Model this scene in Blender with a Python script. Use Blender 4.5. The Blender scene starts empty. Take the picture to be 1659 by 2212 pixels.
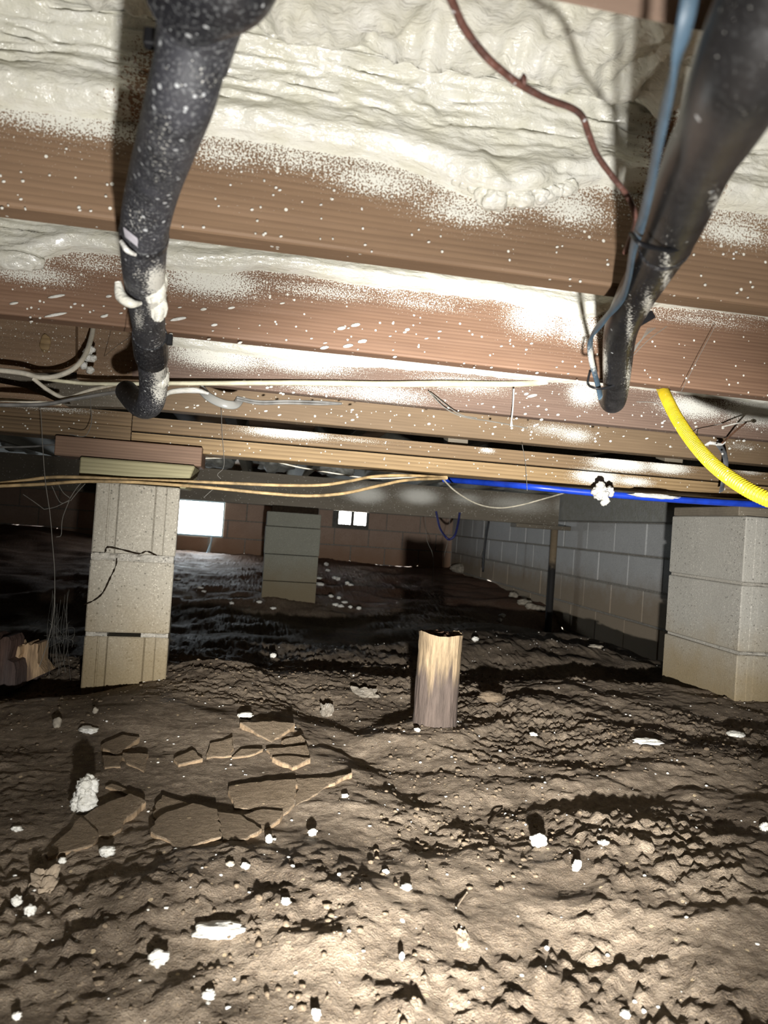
import bpy, math, random
import numpy as np
from mathutils import Vector, Matrix

# ------------------------------------------------------------------ camera
CZ = 0.60                                   # lens height above datum
YAW, PITCH, ROLL = math.radians(9.7), math.radians(0.86), math.radians(4.0)
FPX, CX, CY = 1600.0, 829.5, 1106.0
fw = Vector((math.sin(YAW)*math.cos(PITCH), math.cos(YAW)*math.cos(PITCH), math.sin(PITCH)))
r0 = Vector((math.cos(YAW), -math.sin(YAW), 0.0))
u0 = r0.cross(fw)
cr = r0*math.cos(ROLL) + u0*math.sin(ROLL)
cu = u0*math.cos(ROLL) - r0*math.sin(ROLL)
scn = bpy.context.scene
COL = scn.collection
cam_d = bpy.data.cameras.new('camera'); cam = bpy.data.objects.new('camera', cam_d); COL.objects.link(cam)
cam_d.sensor_fit = 'VERTICAL'; cam_d.sensor_height = 36.0; cam_d.lens = FPX/2212*36.0
cam_d.clip_start = 0.01; cam_d.clip_end = 200
m = Matrix.Identity(4)
for i in range(3):
    m[i][0] = cr[i]; m[i][1] = cu[i]; m[i][2] = -fw[i]
m[2][3] = CZ
cam.matrix_world = m
cam_d.dof.use_dof = True; cam_d.dof.focus_distance = 1.6; cam_d.dof.aperture_fstop = 9.0
scn.camera = cam
CAMP = Vector((0, 0, CZ))

# ------------------------------------------------------------------ world, lights, exposure
wd = bpy.data.worlds.new('daylight'); scn.world = wd; wd.use_nodes = True
bg = wd.node_tree.nodes['Background']; bg.inputs[0].default_value = (1.0, 0.97, 0.94, 1); bg.inputs[1].default_value = 50.0
scn.view_settings.view_transform = 'Standard'; scn.view_settings.look = 'None'
scn.view_settings.gamma = 1.0; scn.view_settings.use_curve_mapping = False
scn.view_settings.exposure = 0.0
scn.cycles.max_bounces = 4; scn.cycles.diffuse_bounces = 2; scn.cycles.glossy_bounces = 1
scn.cycles.transmission_bounces = 3; scn.cycles.adaptive_threshold = 0.06; scn.cycles.caustics_reflective = False; scn.cycles.caustics_refractive = False
# hand torch held low, under the lens: wide spill plus a hot spot
def torch_beam(name, watts, cone, aim):
    ld = bpy.data.lights.new(name, 'SPOT'); ld.energy = watts; ld.shadow_soft_size = 0.013
    ld.spot_size = math.radians(cone); ld.spot_blend = 1.0; ld.color = (1.0, 0.985, 0.955)
    o = bpy.data.objects.new(name, ld); COL.objects.link(o); o.location = (0.06, -0.02, CZ-0.262)
    o.rotation_euler = Vector((math.sin(aim[0]), math.cos(aim[0]), math.tan(aim[1]))).to_track_quat('-Z', 'Y').to_euler()
torch_beam('torch_spill', 68, 150, (YAW, math.radians(5)))
torch_beam('torch_hot_spot', 430, 60, (YAW+math.radians(4), math.radians(4.5)))

# ------------------------------------------------------------------ helpers
def ray(px, py):
    return fw + cr*((px-CX)/FPX) - cu*((py-CY)/FPX)
def at(px, py, D=None, X=None, Y=None, Z=None):
    d = ray(px, py)
    if D is not None: t = D
    elif Y is not None: t = Y/d.y
    elif X is not None: t = X/d.x
    else: t = (Z-CZ)/d.z
    return CAMP + d*t
def lin(c):
    c = np.asarray(c, float)/255.0
    c = np.where(c <= 0.04045, c/12.92, ((c+0.055)/1.055)**2.4)
    return (float(c[0]), float(c[1]), float(c[2]), 1.0)
def _hash(ix, iy, seed):
    h = (ix.astype(np.int64)*374761393 + iy.astype(np.int64)*668265263 + seed*1274126177) & 0xffffffff
    h = ((h ^ (h >> 13))*1274126177) & 0xffffffff
    h = h ^ (h >> 16)
    return (h & 0xffff)/65535.0
def vn(x, y, seed=0):
    x = np.asarray(x, float); y = np.asarray(y, float)
    x, y = np.broadcast_arrays(x, y)
    ix = np.floor(x); iy = np.floor(y); fx = x-ix; fy = y-iy
    fx = fx*fx*fx*(fx*(fx*6-15)+10); fy = fy*fy*fy*(fy*(fy*6-15)+10)
    a = _hash(ix, iy, seed); b = _hash(ix+1, iy, seed); c = _hash(ix, iy+1, seed); d = _hash(ix+1, iy+1, seed)
    return (a*(1-fx)+b*fx)*(1-fy) + (c*(1-fx)+d*fx)*fy
def fbm(x, y, seed=0, o=4, g=0.5):
    s = 0; a = 1; t = 0
    for k in range(o):
        s = s + a*vn(np.asarray(x)*2**k+17.3*k, np.asarray(y)*2**k+9.1*k, seed+k); t += a; a *= g
    return s/t
def sstep(a, b, x):
    t = np.clip((np.asarray(x, float)-a)/(b-a), 0, 1); return t*t*(3-2*t)
def rnd(seed): return random.Random(seed)

def mk(name, V, F, mat=None, parent=None, smooth=False, loc=(0,0,0), attr=None):
    """one mesh object; V in world coordinates, origin moved to loc"""
    V = np.asarray(V, float) - np.asarray(loc, float)
    me = bpy.data.meshes.new(name)
    if isinstance(F, np.ndarray) and F.ndim == 2:
        n, k = F.shape
        me.vertices.add(len(V)); me.vertices.foreach_set('co', V.astype(np.float32).ravel())
        me.loops.add(n*k); me.loops.foreach_set('vertex_index', F.astype(np.int32).ravel())
        me.polygons.add(n); me.polygons.foreach_set('loop_start', np.arange(0, n*k, k, dtype=np.int32))
        me.polygons.foreach_set('loop_total', np.full(n, k, dtype=np.int32))
        me.update(calc_edges=True)
    else:
        me.from_pydata(V.tolist(), [], F)
    me.validate()
    if smooth: me.polygons.foreach_set('use_smooth', [True]*len(me.polygons))
    if attr is not None:
        for an, av in attr.items():
            A = me.attributes.new(an, 'FLOAT', 'POINT'); A.data.foreach_set('value', np.asarray(av, np.float32).ravel())
    if mat is not None: me.materials.append(mat)
    o = bpy.data.objects.new(name, me); COL.objects.link(o)
    if parent is not None:
        o.parent = parent
        o.location = Vector(loc) - world_loc(parent)
    else: o.location = loc
    return o
def world_loc(o):
    v = Vector(o.location)
    while o.parent is not None:
        o = o.parent; v += Vector(o.location)
    return v
def tag(o, label, cat, group=None):
    o['label'] = label; o['category'] = cat
    if group: o['group'] = group
    return o
def thing(name, label, cat, loc=(0,0,0), group=None):
    o = bpy.data.objects.new(name, None); COL.objects.link(o); o.location = loc; o.empty_display_size = 0.05
    return tag(o, label, cat, group)
def struct(o): o['kind'] = 'structure'; return o
def gridF(nu, nv, wrap_v=False):
    i = np.arange(nu-1); j = np.arange(nv if wrap_v else nv-1)
    I, J = np.meshgrid(i, j, indexing='ij'); J2 = (J+1) % nv
    return np.stack([I*nv+J, (I+1)*nv+J, (I+1)*nv+J2, I*nv+J2], -1).reshape(-1, 4)
def boxVF(x0, x1, y0, y1, z0, z1, b=0.0):
    """box with chamfered edges"""
    if b <= 0:
        V = [(x, y, z) for x in (x0, x1) for y in (y0, y1) for z in (z0, z1)]
        F = [(0,1,3,2), (4,6,7,5), (0,4,5,1), (2,3,7,6), (0,2,6,4), (1,5,7,3)]
        return V, F
    V = []; idx = {}
    X = (x0, x1); Y = (y0, y1); Z = (z0, z1); s = (1, -1)
    for i in (0, 1):
        for j in (0, 1):
            for k in (0, 1):
                idx[i,j,k,0] = len(V); V.append((X[i], Y[j]+s[j]*b, Z[k]+s[k]*b))
                idx[i,j,k,1] = len(V); V.append((X[i]+s[i]*b, Y[j], Z[k]+s[k]*b))
                idx[i,j,k,2] = len(V); V.append((X[i]+s[i]*b, Y[j]+s[j]*b, Z[k]))
    F = []
    for i in (0, 1): F.append([idx[i,0,0,0], idx[i,1,0,0], idx[i,1,1,0], idx[i,0,1,0]][::(1 if i else -1)])
    for j in (0, 1): F.append([idx[0,j,0,1], idx[0,j,1,1], idx[1,j,1,1], idx[1,j,0,1]][::(1 if j else -1)])
    for k in (0, 1): F.append([idx[0,0,k,2], idx[1,0,k,2], idx[1,1,k,2], idx[0,1,k,2]][::(1 if k else -1)])
    for i in (0, 1):
        for j in (0, 1): F.append([idx[i,j,0,0], idx[i,j,1,0], idx[i,j,1,1], idx[i,j,0,1]][::(1 if i != j else -1)])
        for k in (0, 1): F.append([idx[i,0,k,0], idx[i,0,k,2], idx[i,1,k,2], idx[i,1,k,0]][::(1 if i != k else -1)])
    for j in (0, 1):
        for k in (0, 1): F.append([idx[0,j,k,1], idx[1,j,k,1], idx[1,j,k,2], idx[0,j,k,2]][::(1 if j != k else -1)])
    for i in (0, 1):
        for j in (0, 1):
            for k in (0, 1):
                F.append([idx[i,j,k,0], idx[i,j,k,1], idx[i,j,k,2]][::(1 if (i+j+k) % 2 else -1)])
    return V, F
def box(name, x0, x1, y0, y1, z0, z1, mat, parent=None, b=0.002, loc=None):
    V, F = boxVF(x0, x1, y0, y1, z0, z1, b)
    return mk(name, V, F, mat, parent, loc=loc if loc is not None else ((x0+x1)/2, (y0+y1)/2, z0))
def cat(parts):
    V = []; F = []
    for v, f in parts:
        n = len(V); V += [tuple(p) for p in v]; F += [[i+n for i in q] for q in f]
    return V, F
def spline(P, n=8):
    P = [np.asarray(p, float) for p in P]
    Q = [2*P[0]-P[1]] + P + [2*P[-1]-P[-2]]
    out = []
    for i in range(1, len(Q)-2):
        a, b, c, d = Q[i-1], Q[i], Q[i+1], Q[i+2]
        for k in range(n):
            t = k/n
            out.append(0.5*((2*b) + (-a+c)*t + (2*a-5*b+4*c-d)*t*t + (-a+3*b-3*c+d)*t**3))
    out.append(P[-1]); return np.array(out)
def tubeVF(P, R, seg=10, flat=1.0, flatdir=None, caps=True):
    P = np.asarray(P, float); n = len(P)
    R = np.full(n, R) if np.isscalar(R) else np.interp(np.linspace(0, 1, n), np.linspace(0, 1, len(R)), R)
    T = np.gradient(P, axis=0); T /= np.linalg.norm(T, axis=1)[:, None]+1e-12
    up = np.array((0, 0, 1.0)) if abs(T[0][2]) < 0.9 else np.array((1.0, 0, 0))
    N = np.cross(T[0], up); N /= np.linalg.norm(N)
    V = []
    for i in range(n):
        N = N - T[i]*np.dot(N, T[i]); N /= np.linalg.norm(N)
        if flatdir is not None:
            N = np.cross(np.asarray(flatdir, float), T[i]); N /= np.linalg.norm(N)
        B = np.cross(T[i], N)
        for k in range(seg):
            a = 2*math.pi*k/seg
            V.append(P[i] + R[i]*(math.cos(a)*N + flat*math.sin(a)*B))
    F = gridF(n, seg, True)[:, ::-1].tolist()
    if caps:
        F.append(list(range(seg))); F.append(list(range((n-1)*seg, n*seg))[::-1])
    return V, F
def tube(name, P, R, mat, parent=None, seg=10, n=8, flat=1.0, flatdir=None, smooth=True, loc=None):
    S = spline(P, n) if n > 1 else np.asarray(P, float)
    V, F = tubeVF(S, R, seg, flat, flatdir)
    return mk(name, V, F, mat, parent, smooth, loc=tuple(S[0]) if loc is None else loc)
_ico = {}
def ico(sub):
    if sub in _ico: return _ico[sub]
    t = (1+5**0.5)/2
    V = [np.array(v, float)/np.linalg.norm(v) for v in ((-1,t,0),(1,t,0),(-1,-t,0),(1,-t,0),(0,-1,t),(0,1,t),(0,-1,-t),(0,1,-t),(t,0,-1),(t,0,1),(-t,0,-1),(-t,0,1))]
    F = [(0,11,5),(0,5,1),(0,1,7),(0,7,10),(0,10,11),(1,5,9),(5,11,4),(11,10,2),(10,7,6),(7,1,8),(3,9,4),(3,4,2),(3,2,6),(3,6,8),(3,8,9),(4,9,5),(2,4,11),(6,2,10),(8,6,7),(9,8,1)]
    for _ in range(sub):
        c = {}; F2 = []
        def mid(a, b):
            k = (min(a, b), max(a, b))
            if k not in c:
                v = V[a]+V[b]; V.append(v/np.linalg.norm(v)); c[k] = len(V)-1
            return c[k]
        for a, b, d in F:
            ab, bd, da = mid(a, b), mid(b, d), mid(d, a)
            F2 += [(a,ab,da), (b,bd,ab), (d,da,bd), (ab,bd,da)]
        F = F2
    _ico[sub] = (np.array(V), np.array(F)); return _ico[sub]
def lumpV(size, seed, rough=0.5, freq=1.6, sub=3):
    V, F = ico(sub)
    n = fbm(V[:,0]*freq+seed*3.1, V[:,1]*freq+V[:,2]*freq*1.7+seed*1.7, seed, 3)
    n2 = fbm(V[:,2]*freq*2+seed, V[:,0]*freq*2-V[:,1]*freq, seed+7, 3)
    r = 1 + rough*(n-0.5)*2*0.8 + rough*(n2-0.5)*0.9
    return V*r[:,None]*np.asarray(size)[None,:], F

# ------------------------------------------------------------------ materials
def newmat(name):
    mt = bpy.data.materials.new(name); mt.use_nodes = True
    nt = mt.node_tree; b = nt.nodes['Principled BSDF']
    return mt, nt, b
def N(nt, t, **kw):
    n = nt.nodes.new(t)
    for k, v in kw.items():
        if k.startswith('i_'): n.inputs[k[2:].replace('_', ' ')].default_value = v
        else: setattr(n, k, v)
    return n
def coords(nt, scale=(1,1,1), kind='Object'):
    tc = N(nt, 'ShaderNodeTexCoord'); mp = N(nt, 'ShaderNodeMapping'); mp.inputs['Scale'].default_value = scale
    nt.links.new(tc.outputs[kind], mp.inputs[0]); return mp.outputs[0]
def noise(nt, vec, scale, detail=3, rough=0.5, dist=0.0):
    n = N(nt, 'ShaderNodeTexNoise'); n.inputs['Scale'].default_value = scale; n.inputs['Detail'].default_value = detail
    n.inputs['Roughness'].default_value = rough; n.inputs['Distortion'].default_value = dist
    nt.links.new(vec, n.inputs['Vector']); return n.outputs['Fac']
def ramp(nt, fac, stops):
    r = N(nt, 'ShaderNodeValToRGB'); e = r.color_ramp.elements
    while len(e) < len(stops): e.new(0.5)
    for el, (p, c) in zip(e, stops):
        el.position = p; el.color = c if len(c) == 4 else (*c, 1)
    nt.links.new(fac, r.inputs[0]); return r.outputs[0]
def mix(nt, fac, a, b, mode='MIX'):
    n = N(nt, 'ShaderNodeMix', data_type='RGBA', blend_type=mode)
    for s, v in ((n.inputs[0], fac), (n.inputs[6], a), (n.inputs[7], b)):
        if isinstance(v, (int, float)): s.default_value = v
        elif isinstance(v, (tuple, list)): s.default_value = v
        else: nt.links.new(v, s)
    return n.outputs[2]
def mth(nt, op, a, b=None, clamp=False):
    n = N(nt, 'ShaderNodeMath', operation=op); n.use_clamp = clamp
    for s, v in ((n.inputs[0], a), (n.inputs[1], b)):
        if v is None: continue
        if isinstance(v, (int, float)): s.default_value = v
        else: nt.links.new(v, s)
    return n.outputs[0]
def mrange(nt, v, a, b, c=0.0, d=1.0, smooth=False):
    n = N(nt, 'ShaderNodeMapRange'); n.clamp = True
    if smooth: n.interpolation_type = 'SMOOTHSTEP'
    for k, x in zip(('From Min','From Max','To Min','To Max'), (a, b, c, d)):
        if isinstance(x, (int, float)): n.inputs[k].default_value = x
        else: nt.links.new(x, n.inputs[k])
    nt.links.new(v, n.inputs[0]); return n.outputs[0]
def bump(nt, b, h, strength=0.5, dist=0.01):
    n = N(nt, 'ShaderNodeBump'); n.inputs['Strength'].default_value = strength; n.inputs['Distance'].default_value = dist
    nt.links.new(h, n.inputs['Height']); nt.links.new(n.outputs[0], b.inputs['Normal'])
def specks(nt, vec, scale, frac, rad):
    """sparse round specks: 1 inside a speck"""
    v = N(nt, 'ShaderNodeTexVoronoi'); v.inputs['Scale'].default_value = scale; nt.links.new(vec, v.inputs['Vector'])
    sp = N(nt, 'ShaderNodeSeparateColor'); nt.links.new(v.outputs['Color'], sp.inputs[0])
    pick = mth(nt, 'GREATER_THAN', sp.outputs[0], 1-frac)
    r = mth(nt, 'MULTIPLY', sp.outputs[1], rad)
    ins = mth(nt, 'LESS_THAN', v.outputs['Distance'], r)
    return mth(nt, 'MULTIPLY', pick, ins)
FOAMC = lin((222, 220, 210))
def spray_mask(nt, vec):
    at_ = N(nt, 'ShaderNodeAttribute', attribute_name='spray')
    n = noise(nt, vec, 430, 3, 0.7)
    n = mrange(nt, n, 0.28, 0.72)
    inv = mth(nt, 'SUBTRACT', 1.0, at_.outputs['Fac'])
    d = mth(nt, 'SUBTRACT', n, inv)
    msk = mrange(nt, d, -0.02, 0.10)
    return msk
def wood(name, dark, light, grain=55, spray=True, speck=0.16, line=0.55, axis='X', rough=0.65, big=0.35):
    mt, nt, b = newmat(name)
    st = 0.05
    sc = {'X': (st, 1, 1), 'Y': (1, st, 1), 'Z': (1, 1, st)}[axis]
    vec = coords(nt, sc)
    w = N(nt, 'ShaderNodeTexWave', wave_type='BANDS', bands_direction='Z' if axis != 'Z' else 'X', wave_profile='SAW')
    w.inputs['Scale'].default_value = grain*1.25; w.inputs['Distortion'].default_value = 15.0
    w.inputs['Detail'].default_value = 3.0; w.inputs['Detail Scale'].default_value = 0.16; w.inputs['Detail Roughness'].default_value = 0.6
    nt.links.new(vec, w.inputs['Vector'])
    n1 = noise(nt, vec, 120, 4, 0.65); n2 = noise(nt, coords(nt, tuple(0.25 if s == st else 1 for s in sc)), 7, 3, 0.55)
    lw = mth(nt, 'MULTIPLY', mrange(nt, w.outputs['Fac'], 0.35, 1.0), mrange(nt, n2, 0.3, 0.65, line*0.45, line*1.15))
    c = mix(nt, lw, lin(light), lin(dark))
    c = mix(nt, mrange(nt, n1, 0.3, 0.75, 0, 0.45), c, lin(dark))
    c2 = mix(nt, mrange(nt, n2, 0.35, 0.7, 0, big), c, lin(tuple(x*0.62 for x in dark)))
    rgh = rough; hgt = mth(nt, 'ADD', mth(nt, 'MULTIPLY', w.outputs['Fac'], -0.5), n1)
    if spray:
        ov = coords(nt)
        sm = spray_mask(nt, ov)
        sk = specks(nt, ov, 170, speck, 0.34)
        sm = mth(nt, 'MAXIMUM', sm, sk)
        c2 = mix(nt, sm, c2, FOAMC)
        hgt = mth(nt, 'ADD', hgt, mth(nt, 'MULTIPLY', sm, 1.2))
    nt.links.new(c2, b.inputs['Base Color']); b.inputs['Roughness'].default_value = rgh
    b.inputs['Specular IOR Level'].default_value = 0.3
    bump(nt, b, hgt, 0.35, 0.0012)
    return mt
def concrete(name, light, dark, stain, z0, z1, bmp=0.0015):
    """block concrete, soil stain between heights z1 (none) and z0 (full) in world z"""
    mt, nt, b = newmat(name)
    g = N(nt, 'ShaderNodeNewGeometry'); vec = g.outputs['Position']
    n1 = noise(nt, vec, 220, 3, 0.7); n2 = noise(nt, vec, 9, 4, 0.6)
    c = mix(nt, mrange(nt, n1, 0.3, 0.7), lin(dark), lin(light))
    c = mix(nt, mrange(nt, n2, 0.35, 0.7, 0, 0.4), c, lin(dark))
    sk = specks(nt, vec, 260, 0.25, 0.5); c = mix(nt, mth(nt, 'MULTIPLY', sk, 0.6), c, lin(tuple(min(255, x*1.18) for x in light)))
    sk2 = specks(nt, vec, 170, 0.14, 0.45); c = mix(nt, mth(nt, 'MULTIPLY', sk2, 0.6), c, lin(tuple(x*0.55 for x in dark)))
    sp = N(nt, 'ShaderNodeSeparateXYZ'); nt.links.new(vec, sp.inputs[0])
    zz = mth(nt, 'ADD', sp.outputs[2], mth(nt, 'MULTIPLY', mth(nt, 'SUBTRACT', noise(nt, vec, 12, 3), 0.5), 0.16))
    f = mrange(nt, zz, z0, z1, 0.85, 0.0, True)
    c = mix(nt, f, c, mix(nt, n1, lin(tuple(x*0.8 for x in stain)), lin(stain)))
    nt.links.new(c, b.inputs['Base Color']); b.inputs['Roughness'].default_value = 0.9; b.inputs['Specular IOR Level'].default_value = 0.2
    bump(nt, b, mth(nt, 'ADD', n1, mth(nt, 'MULTIPLY', sk2, -0.8)), 0.7, bmp)
    return mt
def plain(name, c, rough=0.6, var=0.15, scale=60, spec=0.4, bmp=0.0, metal=0.0, dust=0.0, spray=False):
    mt, nt, b = newmat(name); vec = coords(nt)
    n = noise(nt, vec, scale, 4, 0.6)
    col = mix(nt, mrange(nt, n, 0.3, 0.7), lin(tuple(x*(1-var) for x in c)), lin(tuple(min(255, x*(1+var)) for x in c)))
    if dust > 0:
        n3 = noise(nt, vec, 420, 2, 0.7); n4 = noise(nt, vec, 14, 3, 0.6)
        f = mth(nt, 'MULTIPLY', mrange(nt, n3, 0.54, 0.66), mrange(nt, n4, 0.3, 0.7, dust*0.3, dust))
        f = mth(nt, 'MAXIMUM', f, specks(nt, vec, 210, 0.5*dust, 0.40))
        col = mix(nt, mth(nt, 'MULTIPLY', f, 0.75), col, lin((196, 198, 198)))
    if spray: col = mix(nt, spray_mask(nt, vec), col, FOAMC)
    nt.links.new(col, b.inputs['Base Color']); b.inputs['Roughness'].default_value = rough
    b.inputs['Specular IOR Level'].default_value = spec; b.inputs['Metallic'].default_value = metal
    if bmp > 0: bump(nt, b, n, 0.6, bmp)
    return mt
def foam_mat(name, c=(212, 209, 193), rough=0.2, bmp=0.0016, orange=True):
    mt, nt, b = newmat(name); vec = coords(nt)
    n = noise(nt, vec, 28, 4, 0.6); n2 = noise(nt, vec, 190, 3, 0.6)
    col = mix(nt, mrange(nt, n, 0.35, 0.7), lin(c), lin((min(255, c[0]+14), min(255, c[1]+15), min(255, c[2]+22))))
    if orange:   # bare wood showing where the skin is thin
        a = N(nt, 'ShaderNodeAttribute', attribute_name='bare')
        n3 = noise(nt, vec, 300, 3, 0.7)
        f = mrange(nt, mth(nt, 'SUBTRACT', mrange(nt, n3, 0.28, 0.72), mth(nt, 'SUBTRACT', 1.0, a.outputs['Fac'])), -0.05, 0.1)
        col = mix(nt, f, col, lin((132, 98, 72)))
    nt.links.new(col, b.inputs['Base Color']); b.inputs['Roughness'].default_value = rough
    b.inputs['Specular IOR Level'].default_value = 0.55
    b.inputs['Coat Weight'].default_value = 0.5 if orange else 0.0; b.inputs['Coat Roughness'].default_value = 0.12
    n5 = noise(nt, coords(nt, (0.35, 1, 1)), 90, 4, 0.62, 0.6)
    bump(nt, b, mth(nt, 'ADD', n2, mth(nt, 'MULTIPLY', n5, 3)), 0.8, bmp)
    return mt
def soil_mat(name, a, bcol, wet, tintz=None):
    mt, nt, b = newmat(name)
    g = N(nt, 'ShaderNodeNewGeometry'); vec = g.outputs['Position']
    n1 = noise(nt, vec, 5, 5, 0.6); n2 = noise(nt, vec, 75, 4, 0.65); n3 = noise(nt, vec, 420, 3, 0.7)
    c = mix(nt, mrange(nt, n2, 0.3, 0.7), lin(a), lin(bcol))
    c = mix(nt, mrange(nt, n1, 0.42, 0.68, 0, 0.75), c, lin(wet))
    c = mix(nt, mrange(nt, n3, 0.55, 0.8, 0, 0.6), c, lin((190, 165, 130)))
    sk = specks(nt, vec, 90, 0.10, 0.28); c = mix(nt, mth(nt, 'MULTIPLY', sk, 0.7), c, lin((196, 176, 142)))
    sk2 = specks(nt, vec, 45, 0.05, 0.14); c = mix(nt, sk2, c, lin((225, 220, 205)))
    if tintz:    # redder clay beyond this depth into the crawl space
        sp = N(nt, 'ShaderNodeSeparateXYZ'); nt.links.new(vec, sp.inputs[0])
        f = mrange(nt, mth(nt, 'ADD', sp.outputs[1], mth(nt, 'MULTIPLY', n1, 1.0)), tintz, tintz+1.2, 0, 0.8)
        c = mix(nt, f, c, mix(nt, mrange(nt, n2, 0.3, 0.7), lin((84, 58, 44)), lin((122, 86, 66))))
    nt.links.new(c, b.inputs['Base Color'])
    nt.links.new(mrange(nt, n1, 0.4, 0.7, 0.85, 0.62), b.inputs['Roughness'])
    b.inputs['Specular IOR Level'].default_value = 0.22
    bump(nt, b, mth(nt, 'ADD', mth(nt, 'MULTIPLY', n3, 0.5), n2), 0.9, 0.006)
    return mt

M = {}
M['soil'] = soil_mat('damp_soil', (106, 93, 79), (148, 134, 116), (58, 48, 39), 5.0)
M['mud'] = soil_mat('dried_mud', (112, 98, 80), (138, 122, 102), (92, 78, 62))
M['mudedge'] = plain('dried_mud_edge', (138, 118, 94), 0.9, 0.2, 90, 0.1, 0.002)
M['joist0'] = wood('joist_wood_brown', (104, 86, 74), (136, 115, 100), 40, line=0.4)
M['joist1'] = wood('joist_wood_tan', (104, 82, 64), (144, 117, 92), 34, speck=0.08)
M['joist2'] = wood('joist_wood_red', (100, 74, 58), (142, 112, 90), 40)
M['joist3'] = wood('joist_wood_dark', (90, 72, 62), (132, 110, 96), 40)
M['plank'] = wood('plank_wood_brown', (100, 82, 62), (140, 118, 92), 30, line=0.35)
M['board'] = wood('board_wood_yellow', (104, 82, 54), (164, 138, 100), 24, line=0.75)
M['board2'] = wood('board_wood_umber', (90, 72, 52), (140, 116, 86), 26, line=0.7)
M['capred'] = wood('cap_wood_red', (100, 77, 62), (146, 118, 97), 38, spray=False)
M['capgreen'] = wood('cap_wood_treated', (112, 106, 76), (170, 162, 126), 26, spray=False, line=0.6)
M['blockw'] = wood('blocking_wood', (104, 82, 62), (150, 124, 98), 20, line=0.35)
M['girder'] = wood('girder_wood_grey', (88, 80, 67), (124, 115, 100), 30, line=0.3)
M['farj'] = wood('far_joist_spray_shade', (116, 114, 104), (156, 154, 142), 30, line=0.2, axis='Y')  # grey of pale overspray with its shade put into the colour
M['ply'] = wood('subfloor_wood', (98, 74, 54), (136, 108, 82), 10, spray=False, line=0.3)
M['foam'] = foam_mat('spray_foam')
M['foamchunk'] = foam_mat('foam_chunk', (208, 205, 193), 0.55, 0.002, False)
M['foamgrey'] = foam_mat('foam_shade_and_coat', (160, 160, 150), 0.7, 0.003, False)  # wads: cream foam with shade put into the grey; rim trim: grey coat
M['conc'] = concrete('pier_concrete', (176, 170, 156), (140, 134, 121), (142, 124, 90), CZ-0.48, CZ-0.12)
M['concR'] = concrete('pier_concrete_grey', (182, 178, 168), (150, 147, 138), (156, 136, 98), CZ-0.46, CZ-0.18)
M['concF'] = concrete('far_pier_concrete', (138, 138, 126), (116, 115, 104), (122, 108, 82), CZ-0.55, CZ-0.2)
M['wallR'] = concrete('wall_block_grey', (204, 204, 202), (176, 177, 176), (160, 140, 112), CZ-0.42, CZ-0.16)
M['wallF'] = concrete('wall_block_brown', (192, 168, 150), (160, 136, 120), (164, 128, 100), CZ-0.5, CZ-0.1)
M['mortar'] = concrete('mortar', (186, 180, 168), (150, 146, 136), (150, 132, 106), CZ-0.6, CZ-0.3, 0.003)
M['mortarw'] = plain('mortar_grey', (138, 134, 126), 0.95, 0.2, 80, 0.1, 0.002)
M['abs'] = plain('black_pipe_plastic', (46, 46, 50), 0.62, 0.25, 40, 0.5, 0.0, dust=0.42, spray=True)
M['abs2'] = plain('black_pipe_smooth', (30, 29, 29), 0.42, 0.3, 25, 0.3, 0.0, dust=0.05, spray=True)
M['absfit'] = plain('black_fitting_plastic', (32, 32, 35), 0.42, 0.2, 40, 0.5, dust=0.3)
M['strapblue'] = plain('blue_grey_tubing', (64, 82, 96), 0.5, 0.15, 30, 0.5, spray=True)
M['blk'] = plain('black_tie_plastic', (22, 22, 24), 0.5, 0.2, 40, 0.4)
M['sticker'] = plain('sticker_paper', (178, 174, 180), 0.5, 0.08, 20)
M['brownwire'] = plain('brown_wire_sheath', (84, 56, 48), 0.55, 0.25, 60, 0.4, dust=0.15)
M['white'] = plain('white_cable_sheath', (206, 198, 180), 0.55, 0.14, 40, 0.4, dust=0.2)
M['cream'] = plain('cream_cable_sheath', (206, 200, 172), 0.5, 0.12, 30, 0.4)
M['tan'] = plain('tan_cable_sheath', (158, 134, 96), 0.6, 0.25, 35, 0.3)
M['grey'] = plain('grey_cable_sheath', (112, 110, 106), 0.5, 0.2, 30, 0.4)
M['blue'] = plain('blue_pex_plastic', (26, 60, 172), 0.35, 0.12, 25, 0.5)
M['bluedark'] = plain('blue_cord_sheath', (40, 44, 96), 0.5, 0.2, 60, 0.4)
M['yellow'] = plain('yellow_tubing_plastic', (206, 180, 34), 0.45, 0.12, 30, 0.4, dust=0.2)
M['silver'] = plain('galvanized_strap', (140, 142, 144), 0.4, 0.2, 40, 0.5, metal=0.6)
M['rust'] = plain('rusty_steel', (98, 70, 52), 0.8, 0.3, 80, 0.3, 0.001)
M['web'] = plain('cobweb_silk', (120, 117, 110), 0.8, 0.1, 40, 0.2)
M['twine'] = plain('dusty_string', (150, 144, 128), 0.8, 0.15, 60, 0.2)
M['dark'] = plain('dark_brown_dull', (40, 33, 26), 1.0, 0.2, 60, 0.0)  # plain dark brown for the cracks, the shim and a twig
M['stone'] = plain('pale_stone', (150, 142, 128), 0.9, 0.2, 40, 0.2, 0.003)
M['pebble'] = plain('soil_crumb', (98, 86, 71), 0.9, 0.35, 300, 0.2)
M['frame'] = plain('window_frame_paint', (196, 214, 222), 0.6, 0.05, 20)
M['ventm'] = plain('vent_cast_metal', (92, 90, 84), 0.7, 0.2, 60, 0.3)
M['paper'] = plain('crumpled_paper', (138, 124, 106), 0.8, 0.2, 50, 0.2)
M['foil'] = plain('crumpled_plastic', (116, 109, 98), 0.4, 0.2, 50, 0.5)
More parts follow.
